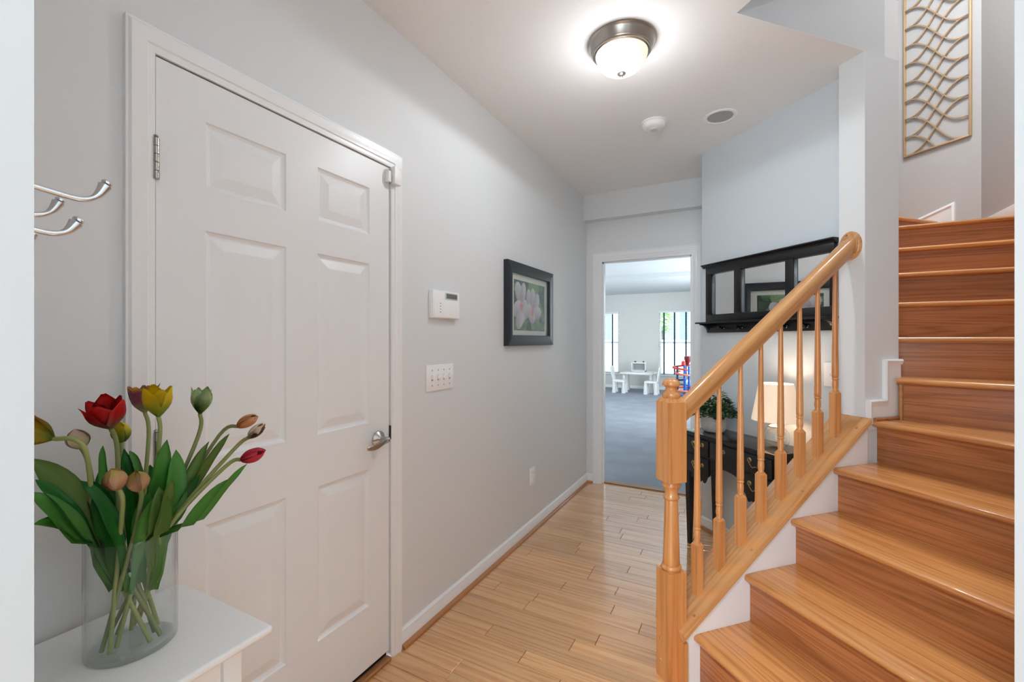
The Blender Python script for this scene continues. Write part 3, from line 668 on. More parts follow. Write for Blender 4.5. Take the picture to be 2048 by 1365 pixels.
obox('plate', PLASTIC, ou, 0, 0.007, -0.037, 0.037, 0.0, 0.122, bev=0.003)
for z in (0.038, 0.084):
    so = obox('socket', PLASTIC, ou, 0.006, 0.0095, -0.017, 0.017, z - 0.016, z + 0.016, bev=0.003)
    for y in (-0.007, 0.007): obox('slot', DARKMET, so, 0.009, 0.0099, y - 0.0012, y + 0.0012, z - 0.002, z + 0.008)
# framed flower print
pf = thing('picture_frame', 'black framed magnolia print with white mat on the left hall wall', 'picture', (XW, 2.755, 1.290))
W2 = 0.361; HT = 0.535; fwid = 0.068
bm = B(); FP = [(0, 0), (0, 0.028), (0.004, 0.032), (0.060, 0.030), (0.066, 0.026), (0.068, 0.012), (0.068, 0)]
path = [(-W2, 0), (-W2, HT), (W2, HT), (W2, 0), (-W2, 0)]
inner = [(-W2 + fwid, fwid), (-W2 + fwid, HT - fwid), (W2 - fwid, HT - fwid), (W2 - fwid, fwid)]
outer = [(-W2, 0), (-W2, HT), (W2, HT), (W2, 0)]
prf = [(0.0, 0.0), (0.0, 0.030), (0.06, 0.032), (0.92, 0.030), (1.0, 0.026), (1.0, 0.006)]
for i in range(4):
    j = (i + 1) % 4
    bm = B(); cols_ = []
    for c in (i, j):
        cols_.append([bm.verts.new((v, outer[c][0] + (inner[c][0] - outer[c][0]) * u, outer[c][1] + (inner[c][1] - outer[c][1]) * u)) for u, v in prf])
    for q in range(len(prf) - 1): bm.faces.new((cols_[0][q], cols_[0][q + 1], cols_[1][q + 1], cols_[1][q]))
    mk('frame_rail', bm, NAVY, pf, 30)
obox('mat_board', mat('cream_mat', srgb(226, 225, 215), 0.7), pf, 0.004, 0.009, -W2 + 0.06, W2 - 0.06, 0.06, HT - 0.06)
# the print itself: pale magnolia petals on green leaves, coloured per grid point
PX_, PZ_ = (-0.243, 0.243), (0.100, 0.428)
NXp, NZp = 90, 64
bm = B(); lay = None
me = bpy.data.meshes.new('print')
verts = []; faces = []; colsv = []
def ell(x, z, cx, cz, rx, rz, ang):
    c, s_ = math.cos(ang), math.sin(ang); dx, dz = x - cx, z - cz
    u, v = (dx * c + dz * s_) / rx, (-dx * s_ + dz * c) / rz
    return u, v, u * u + v * v
PET = [(-0.17, 0.345, 0.052, 0.075, 0.5), (-0.11, 0.350, 0.040, 0.070, -0.25), (-0.19, 0.24, 0.075, 0.05, 0.5), (-0.10, 0.23, 0.055, 0.085, -0.5),
       (-0.02, 0.315, 0.040, 0.068, 0.15), (0.04, 0.32, 0.044, 0.074, -0.1), (0.10, 0.30, 0.045, 0.070, -0.5), (-0.03, 0.235, 0.060, 0.045, 0.6), (0.11, 0.225, 0.075, 0.045, 0.2), (-0.16, 0.17, 0.05, 0.07, -0.7), (0.03, 0.19, 0.05, 0.04, 0)]
rnd = random.Random(3)
LV = [(rnd.uniform(-0.25, 0.25), rnd.uniform(0.1, 0.43), rnd.uniform(0.05, 0.09), rnd.uniform(0.02, 0.04), rnd.uniform(0, PI), rnd.random()) for _ in range(26)]
for j in range(NZp + 1):
    for i in range(NXp + 1):
        x = PX_[0] + (PX_[1] - PX_[0]) * i / NXp; z = PZ_[0] + (PZ_[1] - PZ_[0]) * j / NZp
        verts.append((0.0096, x, z))
        c = Vector((0.035, 0.085, 0.06))
        for lx, lz, rx, rz, an, t in LV:
            u, v, q = ell(x, z, lx, lz, rx, rz, an)
            if q < 1: 
                g = Vector((0.06 + 0.16 * t, 0.17 + 0.16 * t, 0.08 + 0.05 * t)) * (0.75 + 0.4 * abs(v))
                if abs(v) < 0.08: g = g * 1.7
                c = g
        for cx_, cz_, rx, rz, an in PET:
            u, v, q = ell(x, z, cx_, cz_, rx, rz, an)
            if q < 1:
                sh = 0.62 + 0.28 * u * 0.5 + 0.16 * v
                pk = max(0.0, -v) * 0.55
                c = Vector((0.80, 0.74 - 0.26 * pk, 0.80 - 0.14 * pk)) * min(1.0, sh + 0.1)
        for sx_, sz_ in ((-0.135, 0.255), (0.035, 0.225)):
            dd = math.hypot(x - sx_, (z - sz_) * 0.8)
            if dd < 0.018: c = Vector((0.72, 0.28, 0.24))
            elif dd < 0.03: c = c * 0.5 + Vector((0.72, 0.4, 0.42)) * 0.5
        colsv.append((c.x, c.y, c.z, 1))
for j in range(NZp):
    for i in range(NXp):
        q = j * (NXp + 1) + i; faces.append((q, q + 1, q + NXp + 2, q + NXp + 1))
me.from_pydata(verts, [], faces)
ca = me.color_attributes.new('print_ink', 'FLOAT_COLOR', 'POINT')
for q, c in enumerate(colsv): ca.data[q].color = c
pm = mat('printed_paper', (1, 1, 1, 1), 0.5); vc = pm.node_tree.nodes.new('ShaderNodeVertexColor'); vc.layer_name = 'print_ink'
pm.node_tree.links.new(vc.outputs[0], pm.node_tree.nodes['Principled BSDF'].inputs['Base Color'])
me.materials.append(pm); put(bpy.data.objects.new('print', me), pf)
obox('cover_glass', clearglass('picture_glass', (0.97, 0.98, 0.98, 1), 1.5), pf, 0.0125, 0.0135, -W2 + 0.062, W2 - 0.062, 0.062, HT - 0.062)

# ------------------------------------------------------------------ mirror shelf on the slate wall
mr_ = thing('mirror_shelf', 'black three-pane wall mirror with a shelf and hooks above the console', 'mirror', SA(SB, 2.06, 1.377), PHI)
mA, mZ = 2.06, 1.377
def mb(name, m, parent, a0, a1, z0, z1, d0, d1, bev=0.0): return obox(name, m, parent, -d1, -d0, a0 - mA, a1 - mA, z0 - mZ, z1 - mZ, bev=bev)
stiles = [(2.498, 2.447), (2.250, 2.198), (1.886, 1.836), (1.634, 1.612)]
mb('top_rail', BLACK, mr_, 1.612, 2.498, 1.777, 1.827, 0.0, 0.030, 0.002)
mb('bottom_rail', BLACK, mr_, 1.612, 2.498, 1.447, 1.500, 0.0, 0.030, 0.002)
for a1, a0 in stiles: mb('stile', BLACK, mr_, a0, a1, 1.50, 1.777, 0.0, 0.030, 0.002)
for a0, a1 in ((2.250, 2.447), (1.886, 2.198), (1.634, 1.836)): mb('mirror_pane', MIRROR, mr_, a0, a1, 1.50, 1.777, 0.006, 0.010)
mb('backing', BLACK, mr_, 1.62, 2.49, 1.40, 1.80, 0.0, 0.005)
bm = B(); prism(bm, [(0, 1.822), (-0.032, 1.822), (-0.036, 1.828), (-0.046, 1.836), (-0.052, 1.838), (-0.052, 1.845), (0, 1.845)], lambda x, z: (x, 1.600 - mA, z - mZ), lambda x, z: (x, 2.520 - mA, z - mZ)); mk('crown', bm, BLACK, mr_, 40)
mb('shelf', BLACK, mr_, 1.602, 2.528, 1.438, 1.448, 0.0, 0.095, 0.002)
mb('hook_board', BLACK, mr_, 1.612, 2.498, 1.377, 1.440, 0.0, 0.020, 0.002)
for a0 in (2.478, 1.614):
    pts = [(0.0, 0.061), (-0.085, 0.061), (-0.083, 0.052)] + [(-0.083 + 0.063 * math.sin(t * PI / 2 / 6), 0.052 - 0.045 * (1 - math.cos(t * PI / 2 / 6))) for t in range(1, 7)] + [(0.0, 0.005)]
    bm = B(); prism(bm, pts, lambda x, z: (x, a0 - mA, z), lambda x, z: (x, a0 + 0.018 - mA, z)); mk('bracket', bm, BLACK, mr_, 40)
for a in (2.348, 2.200, 2.044, 1.888, 1.760):
    bm = B(); lathe(bm, [(0.0, 0), (0.013, 0.0), (0.012, 0.003), (0.006, 0.006), (0.0055, 0.018), (0.010, 0.022), (0.0145, 0.028), (0.015, 0.033), (0.012, 0.039), (0.0, 0.041)], 20, M=Matrix.Translation((-0.020, a - mA, 1.405 - mZ)) @ Matrix.Rotation(-PI / 2, 4, 'Y')); mk('peg_hook', bm, DARKMET, mr_, 50)
wp = thing('wall_plate', 'white switch plate on the slate wall near the wall end', 'light switch', SA(SB, 1.645, 1.087), PHI)
obox('plate', PLASTIC, wp, -0.007, 0, -0.036, 0.036, 0.0, 0.125, bev=0.003)
obox('toggle', PLASTIC, wp, -0.016, -0.006, -0.0045, 0.0045, 0.055, 0.072, bev=0.002)

# ------------------------------------------------------------------ console table
cs0, cs1, ca0, ca1, cz = 1.985, 2.258, 1.722, 2.430, 0.740
ct = thing('console_table', 'black console table with brass drawer pulls against the slate wall', 'console table', SA(2.12, 2.075, 0), PHI)
def cb(name, m, parent, s0, s1, a0, a1, z0, z1, bev=0.0): return obox(name, m, parent, s0 - 2.12, s1 - 2.12, a0 - 2.075, a1 - 2.075, z0, z1, bev=bev)
cb('top', BLACKTOP, ct, cs0, cs1, ca0, ca1, cz - 0.020, cz, 0.005)
f0, f1 = cs0 + 0.022, cs1 - 0.006
cb('side_panel', BLACK, ct, f0 + 0.004, f1, ca0 + 0.022, ca0 + 0.036, 0.455, cz - 0.02)
cb('side_panel', BLACK, ct, f0 + 0.004, f1, ca1 - 0.036, ca1 - 0.022, 0.455, cz - 0.02)
cb('back_panel', BLACK, ct, f1 - 0.012, f1, ca0 + 0.03, ca1 - 0.03, 0.50, cz - 0.02)
# scalloped front: deep at the two drawer stacks, arched in the middle
def apron(a):
    t = (a - 2.076) / 0.33
    e = abs(t)
    if e < 0.30: return 0.560 - 0.03 * (e / 0.30) ** 2 * 0.6
    if e < 0.42: return 0.542 - 0.06 * math.sin((e - 0.30) / 0.12 * PI / 2)
    if e < 0.52: return 0.482 - 0.05 * math.sin((e - 0.42) / 0.10 * PI / 2) ** 2
    if e < 0.62: return 0.432 + 0.018 * math.sin((e - 0.52) / 0.10 * PI)
    return 0.452 - 0.03 * math.sin(min(1.0, (e - 0.62) / 0.38) * PI) * 0.4
bm = B(); n = 72; lo_ = []
pts = [(ca0 + 0.022 + (ca1 - ca0 - 0.044) * k / n) for k in range(n + 1)]
poly = [(a, apron(a)) for a in pts] + [(pts[-1], cz - 0.02), (pts[0], cz - 0.02)]
prism(bm, poly, lambda a, z: (f0 - 2.12, a - 2.075, z), lambda a, z: (f0 + 0.012 - 2.12, a - 2.075, z))
mk('front_apron', bm, BLACK, ct)
def drawer(a0, a1, z0, z1, pulls, key=False):
    dr = cb('drawer', BLACK, ct, f0 - 0.010, f0 + 0.002, a0, a1, z0, z1, 0.004)
    ox = f0 - 0.010 - 2.12
    for am, zm in pulls:
        for sg in (-1, 1):
            bm = B(); lathe(bm, [(0, 0), (0.014, 0), (0.013, 0.002), (0.006, 0.004), (0.005, 0.012), (0.0, 0.013)], 16, M=Matrix.Translation((ox, am + sg * 0.040 - 2.075, zm)) @ Matrix.Rotation(-PI / 2, 4, 'Y'))
            mk('pull_post', bm, BRASS, dr, 50)
        pts = []
        for q in range(17):
            t = -1 + q / 8
            pts.append((ox - 0.012, am + 0.040 * t - 2.075, zm - 0.030 * (1 - abs(t) ** 3) - 0.004 * math.sin(t * PI * 2)))
        bm = B(); tube(bm, pts, [0.0016 + 0.0016 * (1 - abs(-1 + q / 8)) for q in range(17)], 8); mk('bail_pull', bm, BRASS, dr, 60)
    if key:
        bm = B(); lathe(bm, [(0, 0), (0.013, 0), (0.012, 0.0025), (0, 0.003)], 16, M=Matrix.Translation((ox, (a0 + a1) / 2 - 2.075, (z0 + z1) / 2 + 0.015)) @ Matrix.Rotation(-PI / 2, 4, 'Y')); kk = mk('escutcheon', bm, BRASS, dr, 50)
        obox('keyhole', DARK, dr, ox - 0.0036, ox - 0.0028, (a0 + a1) / 2 - 2.0765, (a0 + a1) / 2 - 2.0735, (z0 + z1) / 2 + 0.008, (z0 + z1) / 2 + 0.020)
drawer(2.200, 2.398, 0.605, 0.705, [(2.290, 0.672)])
drawer(2.200, 2.398, 0.482, 0.592, [(2.290, 0.545)])
drawer(1.966, 2.186, 0.605, 0.705, [], True)
drawer(1.754, 1.952, 0.605, 0.705, [(1.853, 0.672)])
drawer(1.754, 1.952, 0.482, 0.592, [(1.853, 0.545)])
for s in (f0 + 0.014, f1 - 0.022):
    for a in (ca0 + 0.042, ca1 - 0.042):
        bm = B(); t = 0.021
        v0 = [bm.verts.new((s - 2.12 + x * 0.011, a - 2.075 + y * 0.011, 0)) for x, y in ((-1, -1), (1, -1), (1, 1), (-1, 1))]
        v1 = [bm.verts.new((s - 2.12 + x * t, a - 2.075 + y * t, 0.47)) for x, y in ((-1, -1), (1, -1), (1, 1), (-1, 1))]
        for q in range(4): bm.faces.new((v0[q], v0[(q + 1) % 4], v1[(q + 1) % 4], v1[q]))
        bm.faces.new(v0[::-1]); bm.faces.new(v1); mk('leg', bm, BLACK, ct)

# potted plant
pp = thing('potted_plant', 'leafy green plant in a white chevron-patterned pot on the console', 'plant', SA(2.125, 2.292, cz))
POT = bpy.data.materials.new('white_chevron_pot'); POT.use_nodes = True
nt = POT.node_tree; N = nt.nodes; L_ = nt.links; p = N['Principled BSDF']; p.inputs['Roughness'].default_value = 0.6
tc = N.new('ShaderNodeTexCoord'); sx = N.new('ShaderNodeSeparateXYZ'); L_.new(tc.outputs['Object'], sx.inputs[0])
an = N.new('ShaderNodeMath'); an.operation = 'ARCTAN2'; L_.new(sx.outputs[1], an.inputs[0]); L_.new(sx.outputs[0], an.inputs[1])
pg = N.new('ShaderNodeMath'); pg.operation = 'PINGPONG'; pg.inputs[1].default_value = 0.105; L_.new(an.outputs[0], pg.inputs[0])
m1 = N.new('ShaderNodeMath'); m1.operation = 'MULTIPLY_ADD'; m1.inputs[1].default_value = 0.11; L_.new(pg.outputs[0], m1.inputs[0]); L_.new(sx.outputs[2], m1.inputs[2])
m2 = N.new('ShaderNodeMath'); m2.operation = 'PINGPONG'; m2.inputs[1].default_value = 0.0055; L_.new(m1.outputs[0], m2.inputs[0])
cr = N.new('ShaderNodeValToRGB'); cr.color_ramp.elements[0].position = 0.0; cr.color_ramp.elements[0].color = srgb(236, 232, 228); cr.color_ramp.elements[1].position = 1.0; cr.color_ramp.elements[1].color = srgb(178, 172, 170)
m3 = N.new('ShaderNodeMath'); m3.operation = 'MULTIPLY'; m3.inputs[1].default_value = 182; L_.new(m2.outputs[0], m3.inputs[0]); L_.new(m3.outputs[0], cr.inputs[0]); L_.new(cr.outputs[0], p.inputs['Base Color'])
bp = N.new('ShaderNodeBump'); bp.invert = True; bp.inputs['Distance'].default_value = 0.003; L_.new(m3.outputs[0], bp.inputs['Height']); L_.new(bp.outputs[0], p.inputs['Normal'])
bm = B(); lathe(bm, [(0.0, 0.0), (0.052, 0.0), (0.064, 0.006), (0.073, 0.026), (0.077, 0.06), (0.077, 0.104), (0.075, 0.107), (0.071, 0.105), (0.070, 0.09), (0.0, 0.088)], 48, cap=False); mk('pot', bm, POT, pp, 60)
GREEN = [mat('plant_leaf_dark', srgb(36, 66, 38), 0.5), mat('plant_leaf_mid', srgb(58, 92, 50), 0.5), mat('plant_leaf_light', srgb(98, 126, 68), 0.5)]
rnd = random.Random(11)
for gi in range(3):
    bm = B()
    for _ in range((300, 240, 90)[gi]):
        th_ = rnd.uniform(0, 2 * PI); u = rnd.random() ** 0.5
        el = rnd.uniform(0.05, 1.0)
        R_ = 0.118 * u
        c = Vector((R_ * math.cos(th_), R_ * math.sin(th_), 0.112 + 0.165 * el * (1 - 0.75 * u * u) - 0.015 * u))
        dr_ = Vector((math.cos(th_ + rnd.uniform(-.8, .8)), math.sin(th_ + rnd.uniform(-.8, .8)), rnd.uniform(-0.5, 0.7))).normalized()
        sd_ = dr_.cross(Vector((rnd.uniform(-.3, .3), rnd.uniform(-.3, .3), 1))).normalized(); up_ = sd_.cross(dr_)
        l, w = rnd.uniform(0.026, 0.042), rnd.uniform(0.009, 0.014)
        P_ = [c, c + dr_ * l * 0.45 + sd_ * w + up_ * 0.003, c + dr_ * l * 0.5 - up_ * 0.001, c + dr_ * l * 0.45 - sd_ * w + up_ * 0.003, c + dr_ * l]
        V = [bm.verts.new(q) for q in P_]
        bm.faces.new((V[0], V[1], V[2])); bm.faces.new((V[0], V[2], V[3])); bm.faces.new((V[1], V[4], V[2])); bm.faces.new((V[2], V[4], V[3]))
    f = mk('foliage', bm, GREEN[gi], pp); f['kind'] = 'stuff'
bm = B()
for _ in range(16):
    th_ = rnd.uniform(0, 2 * PI); r_ = rnd.uniform(0.03, 0.11)
    tube(bm, [(0.02 * math.cos(th_), 0.02 * math.sin(th_), 0.085), (0.6 * r_ * math.cos(th_), 0.6 * r_ * math.sin(th_), 0.15), (r_ * math.cos(th_), r_ * math.sin(th_), 0.20)], 0.0018, 5)
f = mk('stems', bm, GREEN[0], pp); f['kind'] = 'stuff'

# table lamp
LS, LA = 2.130, 1.842
tl_ = thing('table_lamp', 'lit table lamp with clear glass ball base and cream shade on the console', 'lamp', SA(LS, LA, cz))
LG = clearglass('lamp_glass', (0.93, 0.95, 0.95, 1), 1.5)
bm = B(); lathe(bm, [(0.0, 0.0), (0.034, 0.0), (0.05, 0.012), (0.063, 0.034), (0.067, 0.058), (0.062, 0.084), (0.047, 0.106), (0.028, 0.118), (0.0, 0.121)], 36); mk('glass_base', bm, LG, tl_, 180)
bm = B(); lathe(bm, [(0.0, 0.012), (0.03, 0.014), (0.047, 0.034), (0.052, 0.058), (0.046, 0.082), (0.03, 0.100), (0.0, 0.105)], 36); mk('inner_bubble', bm, clearglass('inner_glass', (0.97, 0.98, 0.98, 1), 1.3), tl_, 180)
bm = B(); lathe(bm, [(0.0, 0.116), (0.036, 0.112), (0.038, 0.118), (0.026, 0.126), (0.012, 0.130), (0.010, 0.150), (0.013, 0.152), (0.013, 0.175), (0.0, 0.176)], 28); mk('chrome_collar', bm, CHROME, tl_, 50)
SHADE = mat('lit_cream_shade', srgb(243, 222, 198), 0.8, emit=(1.0, 0.74, 0.52, 1), estr=0.20)
bm = B(); lathe(bm, [(0.120, 0.150), (0.084, 0.350), (0.0825, 0.350), (0.1185, 0.150), (0.120, 0.150)], 48, cap=False); mk('shade', bm, SHADE, tl_, 60)
bm = B()
for k in range(3):
    t = 2 * PI * k / 3; tube(bm, [(0, 0, 0.335), (0.083 * math.cos(t), 0.083 * math.sin(t), 0.345)], 0.0015, 6)
tube(bm, [(0, 0, 0.17), (0.0, 0, 0.335)], 0.002, 6); mk('harp', bm, CHROME, tl_)
bm = B(); lathe(bm, [(0.012, 0.178), (0.014, 0.19), (0.028, 0.225), (0.029, 0.24), (0.02, 0.26), (0.0, 0.268)], 20); mk('lamp_bulb', bm, mat('lit_bulb', (1, 1, 1, 1), 0.4, emit=(1, 0.85, 0.65, 1), estr=1.5), tl_, 60)
lp = bpy.data.lights.new('lamp_glow', 'POINT'); lp.energy = 0.95; lp.color = (1.0, 0.86, 0.70); lp.shadow_soft_size = 0.03
lo = bpy.data.objects.new('lamp_glow', lp); put(lo, tl_); lo.location = (0, 0, 0.285)

# ------------------------------------------------------------------ metal wall art
kA = SART - 0.02
sc2 = kA / 4.2
az = lambda z: EYE + (z - EYE) * sc2
aL, aR = 2.445 * sc2, 2.017 * sc2; zb_, pz = az(2.822), 0.1478 * sc2; nb = 12
wa = thing('metal_wall_art', 'tall champagne-gold metal wall art of crossing waves above the stair', 'wall art', SA(SART, (aL + aR) / 2, zb_), PHI)
aw = aL - aR; am = (aL + aR) / 2; dep = (-0.022, -0.008); ztop = pz * nb + 0.02
for b in ((-aw / 2, -aw / 2 + 0.012, 0, ztop), (aw / 2 - 0.012, aw / 2, 0, ztop)):
    obox('frame_bar', GOLD, wa, dep[0], dep[1] + 0.008, b[0], b[1], b[2], b[3], bev=0.001)
obox('frame_bar', GOLD, wa, dep[0], dep[1] + 0.008, -aw / 2 + 0.012, aw / 2 - 0.012, 0, 0.012, bev=0.001)
obox('frame_bar', GOLD, wa, dep[0], dep[1] + 0.008, -aw / 2 + 0.012, aw / 2 - 0.012, ztop - 0.012, ztop, bev=0.001)
wi = aw - 0.02
for kind in (-1, 1):
    for i in range(nb + 1):
        bm = B(); rws = []
        z0 = 0.010 + i * pz
        for q in range(29):
            t = q / 28; z = z0 + kind * 2 * pz * t - kind * 0.050 * math.sin(2 * PI * t)
            dz = kind * 2 * pz - kind * 0.050 * 2 * PI * math.cos(2 * PI * t)
            nrm = Vector((-dz, wi)).normalized() * 0.0042
            a = -(-wi / 2 + wi * t)            # from the far-left bar to the near-right bar
            if z < 0.004 or z > ztop - 0.004:
                if rws: break
                continue
            rws.append([bm.verts.new((x, a - nrm.x * sg, z + nrm.y * sg)) for x, sg in ((dep[0] + 0.002, -1), (dep[0] + 0.002, 1), (dep[1], 1), (dep[1], -1))])
        if len(rws) < 3: bm.free(); continue
        for a_, b_ in zip(rws, rws[1:]):
            for q in range(4): bm.faces.new((a_[q], a_[(q + 1) % 4], b_[(q + 1) % 4], b_[q]))
        bm.faces.new(rws[0]); bm.faces.new(rws[-1])
        mk('wave_bar', bm, GOLD, wa, 40)

# ------------------------------------------------------------------ coat hooks on the near wall end
def hook(X, label):
    o = thing('coat_hook', label, 'hook', (X, 0.125, 1.40))
    obox('back_plate', CHROME, o, -0.012, 0.012, 0, 0.004, 0.0, 0.10, bev=0.003)
    for nm, pts in (('upper_prong', [(0.0, 0.088), (0.03, 0.083), (0.06, 0.079), (0.075, 0.078), (0.085, 0.081), (0.092, 0.088), (0.097, 0.098)]), ('lower_prong', [(0.0, 0.052), (0.03, 0.042), (0.045, 0.038), (0.058, 0.038), (0.067, 0.043), (0.073, 0.052)])):
        v = [Vector((0, y, z)) for y, z in pts]
        fine = []
        for i in range(len(v) - 1):
            p0, p1, p2, p3 = v[max(i - 1, 0)], v[i], v[i + 1], v[min(i + 2, len(v) - 1)]
            for q in range(4):
                t = q / 4; fine.append(0.5 * ((2 * p1) + (p2 - p0) * t + (2 * p0 - 5 * p1 + 4 * p2 - p3) * t * t + (3 * p1 - p0 - 3 * p2 + p3) * t ** 3))
        fine.append(v[-1]); n = len(fine)
        bm = B(); tube(bm, fine, [0.0028 + 0.0034 * max(0, (k / (n - 1) - 0.72) / 0.28) for k in range(n)], 10); u = mk(nm, bm, CHROME, o, 50)
        e = v[-1]; dd = (v[-1] - v[-2]).normalized()
        bm = B(); lathe(bm, [(0.0, -0.002), (0.0048, -0.001), (0.0052, 0.001), (0.004, 0.003), (0, 0.004)], 12, M=Matrix.Translation(e + dd * 0.003) @ dd.to_track_quat('Z', 'Y').to_matrix().to_4x4()); mk('prong_tip', bm, CHROME, u, 60)
    return o
hook(-0.62, 'satin chrome double coat hook nearer the free end of the white wall')
hook(-0.745, 'satin chrome double coat hook farther into the corner by the panelled door wall')

# ------------------------------------------------------------------ white side table, vase and tulips
TX0, TX1, TY0, TY1, TZ = -1.300, -0.923, 0.150, 0.622, 0.700
wt = thing('side_table', 'small white painted side table with rounded edges holding the vase', 'side table', ((TX0 + TX1) / 2, (TY0 + TY1) / 2, 0))
hx, hy_ = (TX1 - TX0) / 2, (TY1 - TY0) / 2
obox('table_top', WHITE_TOP, wt, -hx, hx, -hy_, hy_, TZ - 0.018, TZ, bev=0.007, seg=3)
for x in (-1, 1):
    for y in (-1, 1): obox('leg', WHITE_TOP, wt, x * (hx - 0.05) - 0.019, x * (hx - 0.05) + 0.019, y * (hy_ - 0.07) - 0.019, y * (hy_ - 0.07) + 0.019, 0, TZ - 0.018, bev=0.002)
for y in (-1, 1): obox('apron', WHITE_TOP, wt, -hx + 0.055, hx - 0.055, y * (hy_ - 0.07) - 0.009, y * (hy_ - 0.07) + 0.009, TZ - 0.09, TZ - 0.018)
for x in (-1, 1): obox('apron', WHITE_TOP, wt, x * (hx - 0.05) - 0.009, x * (hx - 0.05) + 0.009, -hy_ + 0.075, hy_ - 0.075, TZ - 0.09, TZ - 0.018)
VX, VY = -1.124, 0.447; VR, VH = 0.0755, 0.232
va = thing('flower_vase', 'clear glass cylinder vase of tulips on the white side table', 'vase', (VX, VY, TZ))
bm = B(); lathe(bm, [(0.0, 0.0), (VR - 0.004, 0.0), (VR, 0.004), (VR, VH), (VR - 0.0015, VH + 0.001), (VR - 0.003, VH), (VR - 0.003, 0.012), (VR - 0.006, 0.009), (0.0, 0.008)], 64, cap=False); mk('glass_wall', bm, GLASS, va, 60)
STEM = mat('tulip_stem_green', srgb(150, 160, 96), 0.5); STEM2 = mat('tulip_stem_olive', srgb(128, 138, 84), 0.5)
LEAFM = [zramp('tulip_leaf_deep', [(0.0, srgb(132, 158, 72)), (0.3, srgb(92, 160, 62)), (0.7, srgb(58, 140, 54)), (1.0, srgb(50, 130, 52))], 0.42, 2, 1 / 0.3, noise=0.1),
         zramp('tulip_leaf_fresh', [(0.0, srgb(164, 182, 84)), (0.3, srgb(110, 172, 66)), (1.0, srgb(98, 166, 74))], 0.42, 2, 1 / 0.3, noise=0.1),
         zramp('tulip_leaf_olive', [(0.0, srgb(160, 174, 96)), (0.3, srgb(126, 160, 70)), (1.0, srgb(116, 150, 72))], 0.42, 2, 1 / 0.3, noise=0.1)]
G_ = srgb(122, 150, 52)
PETM = {'red': zramp('petal_red', [(0.0, srgb(92, 96, 40)), (0.3, srgb(128, 52, 30)), (0.6, srgb(196, 18, 22)), (1.0, srgb(208, 22, 26))], 0.5, 2, 1 / 0.06),
        'plum': zramp('petal_plum', [(0.0, srgb(150, 164, 90)), (0.4, srgb(136, 70, 84)), (0.75, srgb(128, 60, 76)), (1.0, srgb(214, 150, 40))], 0.5, 2, 1 / 0.06, noise=0.25),
        'yellow': zramp('petal_yellow', [(0.0, srgb(120, 152, 36)), (0.35, srgb(172, 178, 28)), (0.6, srgb(226, 198, 24)), (1.0, srgb(236, 206, 30))], 0.5, 2, 1 / 0.06, noise=0.3),
        'green': zramp('petal_pale_green', [(0.0, srgb(120, 168, 50)), (0.4, srgb(176, 204, 128)), (0.7, srgb(206, 218, 178)), (1.0, srgb(150, 186, 96))], 0.5, 2, 1 / 0.06, noise=0.5),
        'orange': zramp('petal_orange', [(0.0, srgb(196, 112, 42)), (0.4, srgb(226, 150, 92)), (1.0, srgb(232, 176, 128))], 0.45, 2, 1 / 0.05, noise=0.2),
        'peach': zramp('petal_peach', [(0.0, srgb(204, 150, 112)), (0.5, srgb(224, 176, 132)), (1.0, srgb(196, 178, 84))], 0.45, 2, 1 / 0.045, noise=0.2),
        'cream': zramp('petal_cream', [(0.0, srgb(168, 172, 100)), (0.4, srgb(222, 200, 170)), (1.0, srgb(230, 206, 178))], 0.45, 2, 1 / 0.045, noise=0.25),
        'crimson': zramp('petal_crimson', [(0.0, srgb(176, 20, 44)), (0.5, srgb(206, 34, 62)), (1.0, srgb(196, 46, 66))], 0.45, 2, 1 / 0.05),
        'amber': zramp('petal_amber', [(0.0, srgb(128, 146, 44)), (0.4, srgb(204, 172, 30)), (1.0, srgb(222, 128, 34))], 0.5, 2, 1 / 0.06, noise=0.35)}
def petal_mesh(L, W, bulge, flare, tipw):
    bm = B(); nu, nv = 7, 4; g = []
    for i in range(nu + 1):
        t = i / nu
        rad = bulge * math.sin(min(1.0, t * 1.25 + 0.06) * PI * 0.62) * (1 - 0.0) + flare * max(0, t - 0.55) ** 1.5
        if flare <= 0: rad = bulge * math.sin((0.08 + 0.92 * t) * PI) ** 0.75 + 0.0015
        wv = W * (math.sin((0.10 + 0.80 * t ** 0.9) * PI) ** 0.8) * (1 if t < 0.72 else 1 - (1 - tipw) * ((t - 0.72) / 0.28) ** 1.2)
        row = []
        for j in range(nv + 1):
            u = -1 + 2 * j / nv
            ang = u * wv / max(rad, 0.012)
            ang = max(-1.25, min(1.25, ang))
            row.append(bm.verts.new((rad * math.cos(ang), max(rad, 0.5 * wv) * math.sin(ang), L * t + 0.004 * flare * 10 * abs(u) * (t > 0.7))))
        g.append(row)
    for a, b in zip(g, g[1:]):
        for j in range(nv): bm.faces.new((a[j], a[j + 1], b[j + 1], b[j]))
    bmesh.ops.solidify(bm, geom=bm.faces[:], thickness=0.0009)
    bmesh.ops.recalc_face_normals(bm, faces=bm.faces[:])
    me = bpy.data.meshes.new('petal'); bm.to_mesh(me); bm.free()
    for p_ in me.polygons: p_.use_smooth = True
    return me
def bez(P0, P1, P2, P3, n):
    out = []
    for k in range(n + 1):
        t = k / n; u = 1 - t
        out.append(P0 * u ** 3 + P1 * 3 * u * u * t + P2 * 3 * u * t * t + P3 * t ** 3)
    return out
vb = Vector((VX, VY, TZ))
def inside(p_, gap):                          # keep a point clear of the glass wall and base while it is below the rim
    if p_.z < TZ + VH + 0.012:
        dx, dy = p_.x - VX, p_.y - VY; r_ = math.hypot(dx, dy); lim = VR - 0.003 - gap
        if r_ > lim: dx, dy = dx * lim / r_, dy * lim / r_
        return Vector((VX + dx, VY + dy, max(p_.z, TZ + 0.013)))
    return p_
